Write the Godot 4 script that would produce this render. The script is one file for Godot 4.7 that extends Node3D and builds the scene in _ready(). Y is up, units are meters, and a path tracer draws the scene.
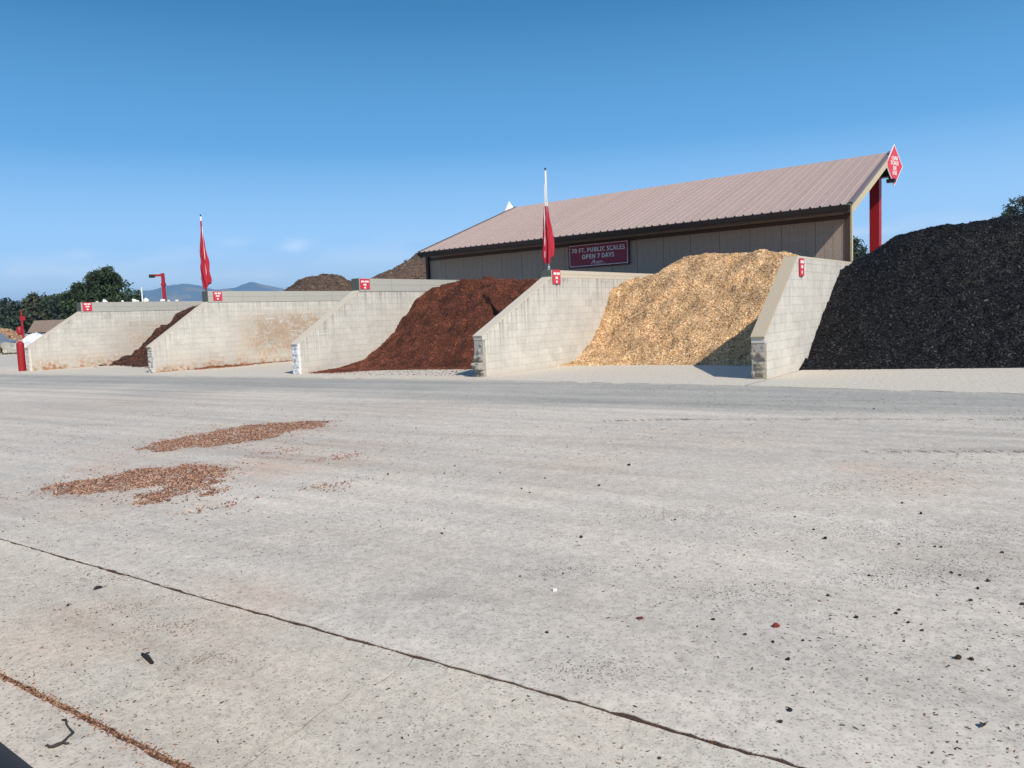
extends Node3D

# ---------------------------------------------------------------- mesh helper
class MB:
	var v := PackedVector3Array()
	var c := PackedColorArray()
	var uv := PackedVector2Array()
	var ix := PackedInt32Array()
	var col := Color(1, 1, 1)
	var use_col := false
	var use_uv := false
	var uvf: Callable

	func vert(p: Vector3) -> int:
		v.append(p)
		if use_col: c.append(col)
		if use_uv: uv.append(uvf.call(p))
		return v.size() - 1

	func tri(a: Vector3, b: Vector3, d: Vector3) -> void:   # counter-clockwise seen from outside
		var i := vert(a); vert(d); vert(b)
		ix.append(i); ix.append(i + 1); ix.append(i + 2)

	func itri(a: int, b: int, d: int) -> void:
		ix.append(a); ix.append(d); ix.append(b)

	func quad(a: Vector3, b: Vector3, d: Vector3, e: Vector3) -> void:
		var i := vert(a); vert(b); vert(d); vert(e)
		itri(i, i + 1, i + 2); itri(i, i + 2, i + 3)

	func box(lo: Vector3, hi: Vector3, xf := Transform3D()) -> void:
		var p := []
		for k in 8:
			p.append(xf * Vector3(hi.x if k & 1 else lo.x, hi.y if k & 2 else lo.y, hi.z if k & 4 else lo.z))
		for f in [[0, 2, 3, 1], [4, 5, 7, 6], [0, 4, 6, 2], [1, 3, 7, 5], [0, 1, 5, 4], [2, 6, 7, 3]]:
			quad(p[f[0]], p[f[1]], p[f[2]], p[f[3]])

	# prism: polygon in (a, b), swept from d0 to d1; map is Callable(a, b, d) -> Vector3
	func prism(poly: PackedVector2Array, d0: float, d1: float, map: Callable) -> void:
		var t := Geometry2D.triangulate_polygon(poly)
		for k in range(0, t.size(), 3):
			var a := poly[t[k]]; var b := poly[t[k + 1]]; var e := poly[t[k + 2]]
			var s := (b - a).cross(e - a)
			if s < 0:
				var q := b; b = e; e = q
			tri(map.call(a.x, a.y, d1), map.call(b.x, b.y, d1), map.call(e.x, e.y, d1))
			tri(map.call(a.x, a.y, d0), map.call(e.x, e.y, d0), map.call(b.x, b.y, d0))
		var area := 0.0
		for k in poly.size():
			area += poly[k].cross(poly[(k + 1) % poly.size()])
		for k in poly.size():
			var a := poly[k]; var b := poly[(k + 1) % poly.size()]
			if area < 0:
				var q := a; a = b; b = q
			quad(map.call(a.x, a.y, d0), map.call(b.x, b.y, d0), map.call(b.x, b.y, d1), map.call(a.x, a.y, d1))

	# tube with shared vertices (smooth); radii per point
	func tube(pts: Array, radii: Array, sides: int, closed := true) -> void:
		var n := pts.size()
		var first := v.size()
		var side := Vector3.ZERO
		for i in n:
			var d: Vector3 = (pts[min(i + 1, n - 1)] - pts[max(i - 1, 0)]).normalized()
			if side == Vector3.ZERO:
				side = d.cross(Vector3.UP)
				if side.length() < 0.05: side = d.cross(Vector3.RIGHT)
			side = (side - d * side.dot(d)).normalized()
			var w := d.cross(side)
			for k in sides:
				var an := TAU * k / sides
				vert(pts[i] + (side * cos(an) + w * sin(an)) * radii[i])
		for i in n - 1:
			for k in sides:
				var a := first + i * sides + k; var b := first + i * sides + (k + 1) % sides
				itri(a, b, b + sides); itri(a, b + sides, a + sides)
		if closed:
			var s0 := vert(pts[0]); var s1 := vert(pts[n - 1])
			for k in sides:
				itri(s0, first + (k + 1) % sides, first + k)
				itri(s1, first + (n - 1) * sides + k, first + (n - 1) * sides + (k + 1) % sides)

	func mesh(smooth := false) -> ArrayMesh:
		var a := []
		a.resize(Mesh.ARRAY_MAX)
		a[Mesh.ARRAY_VERTEX] = v
		a[Mesh.ARRAY_INDEX] = ix
		if use_col: a[Mesh.ARRAY_COLOR] = c
		if use_uv: a[Mesh.ARRAY_TEX_UV] = uv
		if smooth:
			var n := PackedVector3Array(); n.resize(v.size())
			for k in range(0, ix.size(), 3):
				var f := (v[ix[k + 2]] - v[ix[k]]).cross(v[ix[k + 1]] - v[ix[k]])
				for q in 3: n[ix[k + q]] += f
			for k in n.size(): n[k] = n[k].normalized() if n[k].length() > 1e-12 else Vector3.UP
			a[Mesh.ARRAY_NORMAL] = n
		var m := ArrayMesh.new()
		m.add_surface_from_arrays(Mesh.PRIMITIVE_TRIANGLES, a)
		return m

# ---------------------------------------------------------------- naming and materials
var counts := {}
var rng := RandomNumberGenerator.new()
var M := {}

func named(parent: Node, base_name: String) -> String:
	var key := str(parent.get_instance_id()) + base_name
	var k: int = counts.get(key, 0)
	counts[key] = k + 1
	return base_name if k == 0 else "%s_%03d" % [base_name, k]

func tag(o: Node, label: String, category := "", group := "") -> Node:
	o.set_meta("label", label)
	if category: o.set_meta("category", category)
	if group: o.set_meta("group", group)
	return o

func thing(called: String, label: String, category: String, xf := Transform3D(), group := "") -> Node3D:
	var o := Node3D.new()
	o.name = named(self, called)
	add_child(o, true)
	o.transform = xf
	tag(o, label, category, group)
	return o

func inst(called: String, m: Mesh, mat: Material, parent: Node, xf := Transform3D()) -> MeshInstance3D:
	var o := MeshInstance3D.new()
	o.name = named(parent, called)
	o.mesh = m
	o.material_override = mat
	o.transform = xf
	parent.add_child(o, true)
	return o

func put(called: String, mb: MB, mat: Material, parent: Node = self, smooth := false) -> MeshInstance3D:
	return inst(called, mb.mesh(smooth), mat, parent)

func structure(o: Node, label := "") -> Node:
	o.set_meta("kind", "structure")
	if label: o.set_meta("label", label)
	return o

func stuff(o: Node) -> Node:
	o.set_meta("kind", "stuff")
	return o

func scatter(called: String, m: Mesh, mat: Material, parent: Node, xfs: Array, cols: Array) -> MultiMeshInstance3D:
	var mm := MultiMesh.new()
	mm.transform_format = MultiMesh.TRANSFORM_3D
	mm.use_colors = true
	mm.mesh = m
	mm.instance_count = xfs.size()
	for i in xfs.size():
		mm.set_instance_transform(i, xfs[i])
		mm.set_instance_color(i, cols[i])
	var o := MultiMeshInstance3D.new()
	o.name = named(parent, called)
	o.multimesh = mm
	o.material_override = mat
	parent.add_child(o, true)
	stuff(o)
	return o

func srgb(r: float, g: float, b: float) -> Color:
	return Color(r / 255.0, g / 255.0, b / 255.0)

func lin(r: float, g: float, b: float) -> Color:
	return Color(r / 255.0, g / 255.0, b / 255.0).srgb_to_linear()

func mat(c: Color, rough := 0.8, metal := 0.0, vcol := false) -> StandardMaterial3D:
	var m := StandardMaterial3D.new()
	m.albedo_color = c
	m.roughness = rough
	m.metallic = metal
	m.vertex_color_use_as_albedo = vcol
	return m

func noise(freq: float, sd: int, oct := 4, kind := FastNoiseLite.TYPE_SIMPLEX_SMOOTH) -> FastNoiseLite:
	var n := FastNoiseLite.new()
	n.seed = sd
	n.frequency = freq
	n.noise_type = kind
	n.fractal_octaves = oct
	return n

# a grainy tile: grey factors round "mid", with flecks drawn on it; tiles seamlessly
func grain_tex(size: int, sd: int, mid: float, amp: float, fine: float, flecks: Array) -> ImageTexture:
	var im := noise(6.0 / size * 4.0, sd, 5).get_seamless_image(size, size)
	im.convert(Image.FORMAT_L8)
	var src := im.get_data()
	var d := PackedByteArray(); d.resize(size * size * 3)
	var r := RandomNumberGenerator.new(); r.seed = sd
	for i in size * size:
		var f := mid + (src[i] / 255.0 - 0.5) * amp + (r.randf() - 0.5) * fine
		var b := int(clamp(f, 0.0, 1.0) * 255.0)
		d[i * 3] = b; d[i * 3 + 1] = b; d[i * 3 + 2] = b
	for fl in flecks:   # [count, rmin, rmax, Color, strength]
		for k in int(fl[0]):
			var cx := r.randi() % size; var cy := r.randi() % size
			var ra: float = r.randf_range(fl[1], fl[2]); var rb := ra * r.randf_range(0.45, 1.0)
			var an := r.randf() * PI
			var st: float = fl[4] * r.randf_range(0.4, 1.0)
			var cc: Color = fl[3]
			var R := int(ceil(ra))
			var ca := cos(an); var sa := sin(an)
			for y in range(-R, R + 1):
				for x in range(-R, R + 1):
					var qx := (x * ca + y * sa) / ra; var qy := (y * ca - x * sa) / rb
					if qx * qx + qy * qy > 1.0: continue
					var i := (((cy + y + size) % size) * size + (cx + x + size) % size) * 3
					d[i] = int(lerp(float(d[i]), cc.r * 255.0, st))
					d[i + 1] = int(lerp(float(d[i + 1]), cc.g * 255.0, st))
					d[i + 2] = int(lerp(float(d[i + 2]), cc.b * 255.0, st))
	var out := Image.create_from_data(size, size, false, Image.FORMAT_RGB8, d)
	return ImageTexture.create_from_image(out)

func tri_mat(tex: Texture2D, tile: float, c: Color, rough := 0.9, vcol := false) -> StandardMaterial3D:
	var m := mat(c, rough, 0.0, vcol)
	m.albedo_texture = tex
	m.uv1_triplanar = true
	m.uv1_world_triplanar = true
	m.uv1_scale = Vector3.ONE / tile
	return m

func basis_xz(x_axis: Vector3) -> Basis:   # x axis given (level), y up
	var z := x_axis.cross(Vector3.UP)
	return Basis(x_axis, Vector3.UP, z)

# ---------------------------------------------------------------- places
const EYE := 1.65
var B := Vector3(sin(deg_to_rad(36.1)), 0, -cos(deg_to_rad(36.1)))   # dividers run back along this
var N := Vector3(cos(deg_to_rad(36.1)), 0, sin(deg_to_rad(36.1)))    # their sunlit face looks along this
var ROW := Vector3(0.8403, 0, 0.5421)                                 # the row of bins, left to right
var FRONT := Vector3(-0.5421, 0, 0.8403)
var WALLS := [
	{"s": Vector3(-20.91, 0, -34.76), "e": 1.0, "sc": 2.40, "hc": 2.52, "top": 2.96},
	{"s": Vector3(-13.26, 0, -29.58), "e": 0.95, "sc": 2.50, "hc": 2.58, "top": 3.02},
	{"s": Vector3(-6.78, 0, -25.48), "e": 0.94, "sc": 2.80, "hc": 2.64, "top": 3.08},
	{"s": Vector3(-0.74, 0, -21.27), "e": 1.08, "sc": 3.45, "hc": 2.68, "top": 2.91},
	{"s": Vector3(5.53, 0, -17.40), "e": 0.92, "sc": 2.40, "hc": 2.72, "top": 2.72},
]
const WALL_L := 10.4

func _ready() -> void:
	rng.seed = 7
	setup_view()
	make_materials()
	ground()
	hills()
	for i in 5: divider(i)
	back_wall()
	building()
	piles()
	flags()
	far_yard()
	trees()
	car()
	litter()

# ---------------------------------------------------------------- camera, sky, sun
func setup_view() -> void:
	var cam := Camera3D.new()
	cam.name = "camera"
	cam.fov = rad_to_deg(2.0 * atan(384.0 / 800.0))
	cam.near = 0.05
	cam.far = 20000.0
	var roll := deg_to_rad(2.3)
	var pitch := atan(70.0 * cos(roll) / 800.0)
	var b := Basis(Vector3.RIGHT, -pitch)
	b = b * Basis(Vector3(0, 0, 1), -roll)
	cam.transform = Transform3D(b, Vector3(0, EYE, 0))
	add_child(cam)
	cam.current = true

	var sun_to := Vector3(0.383, 0.643, 0.651).normalized()
	var W := 1024; var H := 512
	var data := PackedFloat32Array(); data.resize(W * H * 4)
	var stops := [[0.0, Color(1.05, 1.24, 1.36)], [2.5, Color(0.86, 1.12, 1.35)], [5.0, Color(0.50, 0.85, 1.27)], [11.5, Color(0.150, 0.448, 0.86)], [20.0, Color(0.050, 0.232, 0.505)], [32.0, Color(0.034, 0.160, 0.385)], [90.0, Color(0.028, 0.115, 0.29)]]
	var wisp := noise(1.0, 11, 5)
	var puff := noise(1.0, 23, 4)
	for y in H:
		var el := 90.0 - (y + 0.5) / H * 180.0
		var base: Color = stops[0][1]
		for k in stops.size() - 1:
			if el >= stops[k][0]:
				base = stops[k][1].lerp(stops[k + 1][1], clamp((el - stops[k][0]) / (stops[k + 1][0] - stops[k][0]), 0.0, 1.0))
		var ce := cos(deg_to_rad(el)); var se := sin(deg_to_rad(el))
		for x in W:
			var az := (x + 0.5) / W * TAU
			var d := Vector3(sin(az) * ce, se, -cos(az) * ce)
			var cc := base
			if el > 0.0:
				var g := maxf(0.0, d.dot(sun_to))
				var halo := 0.16 * pow(g, 6.0) + 0.5 * pow(g, 60.0)
				cc = Color(cc.r + halo, cc.g + halo * 0.97, cc.b + halo * 0.9)
				if el < 14.0:
					var w := wisp.get_noise_3d(d.x * 5.0, el * 0.55, d.z * 5.0)
					var a := clampf((w - 0.08) * 0.7, 0.0, 0.14) * smoothstep(0.0, 1.5, el) * (1.0 - smoothstep(3.2, 7.0, el))
					var p := puff.get_noise_3d(d.x * 14.0 + 3.0, el * 1.5, d.z * 14.0)
					var one := 0.0
					for cl in [[-14.6, 5.25, 0.85, 0.17, 0.75], [-18.6, 5.35, 1.0, 0.14, 0.3], [-31.0, 3.7, 2.2, 0.16, 0.3], [-28.6, 4.7, 1.6, 0.14, 0.22], [-22.2, 3.55, 1.8, 0.13, 0.35], [-17.6, 3.35, 2.0, 0.13, 0.35], [24.0, 4.4, 2.5, 0.2, 0.3], [-62.0, 4.0, 4.0, 0.3, 0.5], [95.0, 4.6, 5.0, 0.4, 0.5], [160.0, 4.0, 6.0, 0.4, 0.5]]:
						var daz: float = (rad_to_deg(wrapf(az, -PI, PI)) - cl[0]) / cl[2]
						if absf(daz) < 3.0: one = maxf(one, exp(-daz * daz - pow((el - cl[1] - 0.05 * daz) / cl[3], 2.0)) * (cl[4] + 0.5 * p))
					cc = cc.lerp(Color(1.45, 1.46, 1.48), maxf(a, clampf(one, 0.0, 0.7)))
			else:
				cc = Color(0.36, 0.37, 0.36)
			var i := (y * W + x) * 4
			data[i] = cc.r; data[i + 1] = cc.g; data[i + 2] = cc.b; data[i + 3] = 1.0
	var im := Image.create_from_data(W, H, false, Image.FORMAT_RGBAF, data.to_byte_array())
	var pan := PanoramaSkyMaterial.new()
	pan.panorama = ImageTexture.create_from_image(im)
	var sky := Sky.new()
	sky.sky_material = pan
	var env := Environment.new()
	env.background_mode = Environment.BG_SKY
	env.sky = sky
	env.tonemap_mode = Environment.TONE_MAPPER_LINEAR
	env.tonemap_exposure = 1.0
	env.sdfgi_enabled = true
	env.ssao_enabled = true
	env.ssil_enabled = true
	env.fog_enabled = true
	env.fog_density = 0.00014
	env.fog_light_color = Color(0.56, 0.79, 1.0)
	var we := WorldEnvironment.new()
	we.name = "world_environment"
	we.environment = env
	add_child(we)

	var sun := DirectionalLight3D.new()
	sun.name = "sun"
	sun.light_energy = 1.5
	sun.light_color = Color(1.0, 0.97, 0.925)
	sun.light_angular_distance = 0.5
	sun.shadow_enabled = true
	add_child(sun)
	sun.look_at_from_position(sun_to * 50.0, Vector3.ZERO, Vector3.UP)

# ---------------------------------------------------------------- materials
func make_materials() -> void:
	var dk := Color(0.30, 0.29, 0.28); var wt := Color(1, 0.99, 0.97)
	M.grit = grain_tex(1024, 3, 0.94, 0.16, 0.14, [[9000, 1.8, 4.4, dk, 0.24], [8000, 1.8, 4.4, wt, 0.6], [420, 1.8, 4.0, dk, 0.5]])
	M.aggregate = grain_tex(1024, 5, 0.92, 0.16, 0.16, [[11000, 1.4, 4.6, wt, 0.95], [6500, 1.0, 3.2, Color(0.45, 0.45, 0.44), 0.5], [800, 2.0, 4.6, Color(0.28, 0.28, 0.28), 0.55], [1300, 1.6, 4.0, Color(0.76, 0.66, 0.57), 0.5]])
	M.cement = grain_tex(512, 9, 0.90, 0.22, 0.08, [[900, 0.8, 2.0, dk, 0.25], [300, 1.0, 2.4, wt, 0.5]])
	M.rough_noise = grain_tex(512, 13, 0.8, 0.5, 0.2, [])
	M.mortar = tri_mat(M.cement, 1.3, srgb(190, 184, 172))
	M.coping = tri_mat(M.cement, 0.9, srgb(226, 214, 194))
	M.cap = tri_mat(M.cement, 0.8, srgb(196, 194, 184))
	M.cap_dark = tri_mat(M.cement, 0.5, srgb(96, 102, 98))
	M.apron = tri_mat(M.grit, 2.6, srgb(222, 211, 194))
	M.chip = mat(Color.WHITE, 0.9, 0.0, true)
	M.black_chip = mat(Color.WHITE, 0.55, 0.0, true)
	M.black_chip.metallic_specular = 0.35
	M.leaf = mat(Color.WHITE, 0.8, 0.0, true)
	M.leaf.backlight = Color(0.25, 0.3, 0.12)
	M.bark = tri_mat(M.rough_noise, 0.7, srgb(92, 76, 62))
	M.red = tri_mat(M.cement, 1.1, srgb(178, 32, 40), 0.5)
	M.sign_red = mat(srgb(206, 62, 78), 0.5)
	M.maroon = mat(srgb(150, 26, 56), 0.45)
	M.white = mat(srgb(236, 234, 230), 0.55)
	M.steel = mat(srgb(168, 170, 172), 0.4, 0.6)
	M.dark = mat(srgb(38, 35, 34), 0.6)

# ---------------------------------------------------------------- ground
const GX := -36.0
const GZ := -46.0
const GW := 64.0
const GH := 48.0
var JE := Vector2(0.8165, 0.5774)    # along the pavement joints (x, z)
var JN := Vector2(-0.5774, 0.8165)   # across them, towards the camera

func yard_map() -> ImageTexture:
	var W := 1536; var H := 1152
	var grit := RandomNumberGenerator.new(); grit.seed = 35
	var big := noise(0.09, 31, 4); var mid := noise(0.7, 32, 4); var st := noise(1.0, 33, 4); var fine := noise(3.5, 34, 3)
	var red_spots := [[-4.2, -11.6, 2.2, 0.35], [-4.2, -8.6, 1.8, 0.35], [-2.6, -9.6, 2.0, 0.22], [3.6, -7.4, 0.9, 0.3], [-2.3, -4.6, 0.9, 0.25], [-1.6, -4.2, 0.7, 0.22], [-2.2, -14.5, 2.5, 0.15], [2.0, -10.0, 2.6, 0.1], [-9.0, -18.0, 3.5, 0.16], [4.0, -4.6, 1.2, 0.12], [0.5, -8.0, 1.6, 0.10]]
	var lines := [[2.0, -11.85, 7.4, -10.2, 0.16], [3.3, -8.75, 6.2, -8.1, 0.16], [-9.0, -17.5, 6.0, -12.9, 0.08], [-12.0, -16.0, 3.0, -9.4, 0.07], [1.6, -4.5, 4.6, -3.6, 0.1], [-0.95, -4.66, 0.35, -4.52, 0.10]]
	var dark_spots := [[3.28, -5.37, 0.9, 0.22], [2.65, -4.73, 0.7, 0.18], [1.27, -4.47, 0.6, 0.14], [0.3, -5.0, 0.5, 0.14], [0.35, -3.55, 0.5, 0.12], [1.3, -6.3, 0.9, 0.1], [-1.5, -6.6, 0.8, 0.1], [2.6, -8.4, 1.3, 0.1]]
	var d := PackedByteArray(); d.resize(W * H * 3)
	for py in H:
		var z := GZ + (py + 0.5) / H * GH
		for px in W:
			var x := GX + (px + 0.5) / W * GW
			var along := x * ROW.x + z * ROW.z
			var ahead := (x - 5.53) * FRONT.x + (z + 17.4) * FRONT.z
			var n1 := big.get_noise_2d(x, z); var n2 := mid.get_noise_2d(x, z)
			var sk := st.get_noise_2d(along * 0.05, ahead * 0.9)
			var sk2 := st.get_noise_2d(along * 0.16 + 40.0, ahead * 2.6)
			var f := 1.015 + 0.035 * n1 + 0.035 * n2 + 0.07 * sk + 0.055 * sk2 + 0.05 * fine.get_noise_2d(x, z) + (grit.randf() - 0.5) * 0.035
			var r := 214.0; var g := 203.5; var b := 189.0
			var warm := clampf(0.5 + 1.1 * n2 + 0.8 * n1, 0.0, 1.0) * 0.12
			r = lerpf(r, 212.0, warm); g = lerpf(g, 186.0, warm); b = lerpf(b, 158.0, warm)
			var asphalt := smoothstep(0.5, 1.7, ahead + n2 * 0.5) * (1.0 - smoothstep(2.2, 6.6, ahead + n1 * 2.0 + sk * 2.0))
			r = lerpf(r, 175.0, asphalt * 0.9); g = lerpf(g, 171.0, asphalt * 0.9); b = lerpf(b, 162.0, asphalt * 0.9)
			for s in red_spots:
				var q := Vector2(x - s[0], (z - s[1]))
				if absf(q.x) < s[2] and absf(q.y) < s[2]:
					var k: float = clampf(1.0 - q.length() / s[2] + n2 * 0.5, 0.0, 1.0) * s[3] * (0.5 + absf(sk2) * 2.0)
					r = lerpf(r, 190.0, k); g = lerpf(g, 154.0, k); b = lerpf(b, 130.0, k)
			for s in dark_spots:
				var q := Vector2(x - s[0], (z - s[1]) * 1.6)
				if absf(q.x) < s[2] and absf(q.y) < s[2]:
					f -= 0.5 * s[3] * clampf(1.0 - q.length() / s[2], 0.0, 1.0) * clampf(0.5 + 3.0 * sk2 + 1.5 * n2, 0.0, 1.6)
			for l in lines:
				if x > l[0] and x < l[2]:
					var zz: float = l[1] + (l[3] - l[1]) * (x - l[0]) / (l[2] - l[0]) + n1 * 0.25
					var dd := absf(z - zz)
					if dd < 0.2: f -= l[4] * (1.0 - dd / 0.2) * clampf(0.55 + sk2 * 2.2, 0.0, 1.0)
			var i := (py * W + px) * 3
			d[i] = int(clampf(r * f, 0, 255)); d[i + 1] = int(clampf(g * f, 0, 255)); d[i + 2] = int(clampf(b * f, 0, 255))
	return ImageTexture.create_from_image(Image.create_from_data(W, H, false, Image.FORMAT_RGB8, d))

func yard_mat(map: Texture2D, detail: Texture2D, tile: float) -> StandardMaterial3D:
	var m := mat(Color.WHITE, 0.93)
	m.albedo_texture = map
	m.detail_enabled = true
	m.detail_albedo = detail
	m.detail_blend_mode = BaseMaterial3D.BLEND_MODE_MUL
	m.detail_uv_layer = BaseMaterial3D.DETAIL_UV_2
	m.uv2_triplanar = true
	m.uv2_world_triplanar = true
	m.uv2_scale = Vector3.ONE / tile
	return m

func yard_uv(p: Vector3) -> Vector2:
	return Vector2((p.x - GX) / GW, (p.z - GZ) / GH)

func jp(p: float, d: float, y := 0.0) -> Vector3:
	return Vector3(p * JE.x + d * JN.x, y, p * JE.y + d * JN.y)

# a sheet of paving between two edges across d, given at the same stations along p
func paving(called: String, ps: Array, ea: Array, eb: Array, m: Material, parent: Node) -> MeshInstance3D:
	var mb := MB.new(); mb.use_uv = true; mb.uvf = yard_uv
	for i in ps.size() - 1:
		var a0 := jp(ps[i], ea[i]); var a1 := jp(ps[i + 1], ea[i + 1]); var b0 := jp(ps[i], eb[i]); var b1 := jp(ps[i + 1], eb[i + 1])
		mb.quad(a0, b0, b1, a1)
		var dn := Vector3(0, -0.05, 0)
		mb.quad(a0, a1, a1 + dn, a0 + dn)
		mb.quad(b1, b0, b0 + dn, b1 + dn)
	for e in [0, ps.size() - 1]:
		var a := jp(ps[e], ea[e]); var b := jp(ps[e], eb[e]); var dn := Vector3(0, -0.05, 0)
		mb.quad(a, b, b + dn, a + dn)
	return put(called, mb, m, parent)

func ground() -> void:
	# far ground to the horizon
	var mb := MB.new()
	for k in 48:
		var a0 := TAU * k / 48; var a1 := TAU * (k + 1) / 48
		mb.tri(Vector3(0, -0.06, 0), Vector3(cos(a1), 0, sin(a1)) * 9000.0 + Vector3(0, -0.06, 0), Vector3(cos(a0), 0, sin(a0)) * 9000.0 + Vector3(0, -0.06, 0))
	structure(put("ground", mb, tri_mat(M.rough_noise, 9.0, srgb(214, 206, 192))), "pale bare ground running to the hills")

	var map := yard_map()
	var ym := yard_mat(map, M.grit, 1.9)
	var sm := yard_mat(map, M.aggregate, 1.7)
	sm.albedo_color = srgb(255, 255, 253)
	var jag := noise(2.2, 41, 4); var jag2 := noise(9.0, 42, 3)
	var rough := func(p: float, sd: float, amp: float) -> float:
		return jag.get_noise_2d(p, sd) * amp + jag2.get_noise_2d(p, sd) * amp * 0.6
	var D1 := -2.78; var D2 := -1.603
	# the open yard beyond the first joint
	var ps := []; var ea := []; var eb := []
	var p := -90.0
	while p < 90.0:
		ps.append(p)
		ea.append(D1 - 0.005 - absf(rough.call(p, 3.0, 0.024)) * (1.9 if p > -1.6 else 0.9) + 0.03 * jag.get_noise_1d(p * 0.2))
		eb.append(-110.0)
		p += 0.05 if absf(p) < 9.0 else 4.0
	structure(paving("yard_pavement", ps, ea, eb, ym, self), "worn dusty grey yard pavement in front of the bins")
	# the strip of exposed-aggregate slabs, split by two cracks
	var strip := Node3D.new(); strip.name = "pavement_strip"; add_child(strip)
	structure(strip, "strip of pitted concrete slabs between the two soil-filled joints")
	var cuts := [[-12.5, -12.5], [-7.55, -7.5], [-5.08, -5.02], [-2.60, -2.53], [-0.05, -0.05], [2.45, 2.45], [7.0, 7.0]]   # p of each crack at the first and at the second joint
	for k in 6:
		var n := int((cuts[k + 1][0] - cuts[k][0]) / 0.05)
		var mbs := MB.new(); mbs.use_uv = true; mbs.uvf = yard_uv
		var rows := 14
		var pt := func(i: int, j: int) -> Vector3:
			var v := float(j) / rows
			var d := lerpf(D1 + 0.005, D2 - 0.010, v)
			var l: float = lerpf(cuts[k][0], cuts[k][1], v) + 0.0022 + rough.call(d * 2.0, 20.0 + k, 0.05)
			var r: float = lerpf(cuts[k + 1][0], cuts[k + 1][1], v) - 0.0022 + rough.call(d * 2.0, 21.0 + k, 0.05)
			var q := lerpf(l, r, float(i) / n)
			if j == 0: d += absf(rough.call(q, 7.0, 0.022)) + 0.03 * jag.get_noise_1d(q * 0.2)
			if j == rows: d -= absf(rough.call(q, 9.0, 0.02))
			return jp(q, d)
		for i in n:
			for j in rows:
				mbs.quad(pt.call(i, j), pt.call(i, j + 1), pt.call(i + 1, j + 1), pt.call(i + 1, j))
		var dn := Vector3(0, -0.05, 0)
		for i in n:
			mbs.quad(pt.call(i, 0), pt.call(i + 1, 0), pt.call(i + 1, 0) + dn, pt.call(i, 0) + dn)
			mbs.quad(pt.call(i + 1, rows), pt.call(i, rows), pt.call(i, rows) + dn, pt.call(i + 1, rows) + dn)
		for j in rows:
			mbs.quad(pt.call(0, j), pt.call(0, j + 1), pt.call(0, j + 1) + dn, pt.call(0, j) + dn)
			mbs.quad(pt.call(n, j + 1), pt.call(n, j), pt.call(n, j) + dn, pt.call(n, j + 1) + dn)
		put("slab", mbs, sm, strip)
	# the slab this side of the second joint
	ps = []; ea = []; eb = []
	p = -30.0
	while p < 30.0:
		ps.append(p); ea.append(D2 + 0.010 + absf(rough.call(p, 14.0, 0.02))); eb.append(14.0)
		p += 0.05 if absf(p) < 7.0 else 2.0
	structure(paving("near_pavement", ps, ea, eb, ym, self), "plain concrete paving this side of the nearest joint")
	# soil in the joints
	var soil := MB.new()
	soil.quad(jp(-30, D1 - 0.2, -0.022), jp(-30, D2 + 0.2, -0.022), jp(30, D2 + 0.2, -0.022), jp(30, D1 - 0.2, -0.022))
	for dd in [D1, D2]:
		soil.quad(jp(-30, dd - 0.1, -0.004), jp(-30, dd + 0.1, -0.004), jp(30, dd + 0.1, -0.004), jp(30, dd - 0.1, -0.004))
	for cc in cuts:
		soil.quad(jp(cc[0] - 0.1, D1, -0.0016), jp(cc[1] - 0.1, D2, -0.0016), jp(cc[1] + 0.1, D2, -0.0016), jp(cc[0] + 0.1, D1, -0.0016))
	structure(put("joint_soil", soil, tri_mat(M.rough_noise, 0.3, srgb(92, 70, 56))), "brown soil packed in the pavement joints")

	# concrete apron in front of and under the bins, cast in bays
	var apron := Node3D.new(); apron.name = "bin_apron"; add_child(apron)
	structure(apron, "pale concrete apron and floor of the storage bins")
	var ends := [Vector3(-27.5, 0, -39.0)]
	for w in WALLS: ends.append(w.s)
	ends.append(WALLS[4].s + ROW * 8.2)
	var reach := [1.4, 1.3, 0.9, 1.0, 0.75, 1.45, 2.6]
	for k in 6:
		var a: Vector3 = ends[k] + ROW * 0.012; var b: Vector3 = ends[k + 1] - ROW * 0.012
		var q := MB.new()
		var up := Vector3(0, 0.010 + 0.0007 * k, 0)
		var a1: Vector3 = a + FRONT * reach[k] + up; var b1: Vector3 = b + FRONT * reach[k + 1] + up
		var a2 := a + B * 11.5 + up; var b2 := b + B * 11.5 + up
		# uneven front edge
		var prev := a1
		for i in range(1, 25):
			var t := i / 24.0
			var e: Vector3 = a1.lerp(b1, t) + FRONT * (jag.get_noise_1d(k * 9.0 + t * 5.0) * 0.16 * sin(PI * t))
			var f := a2.lerp(b2, t); var f0 := a2.lerp(b2, (i - 1) / 24.0)
			q.quad(prev, e, f, f0)
			q.quad(prev - up, e - up, e, prev)
			prev = e
		put("apron_slab", q, M.apron, apron)

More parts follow.
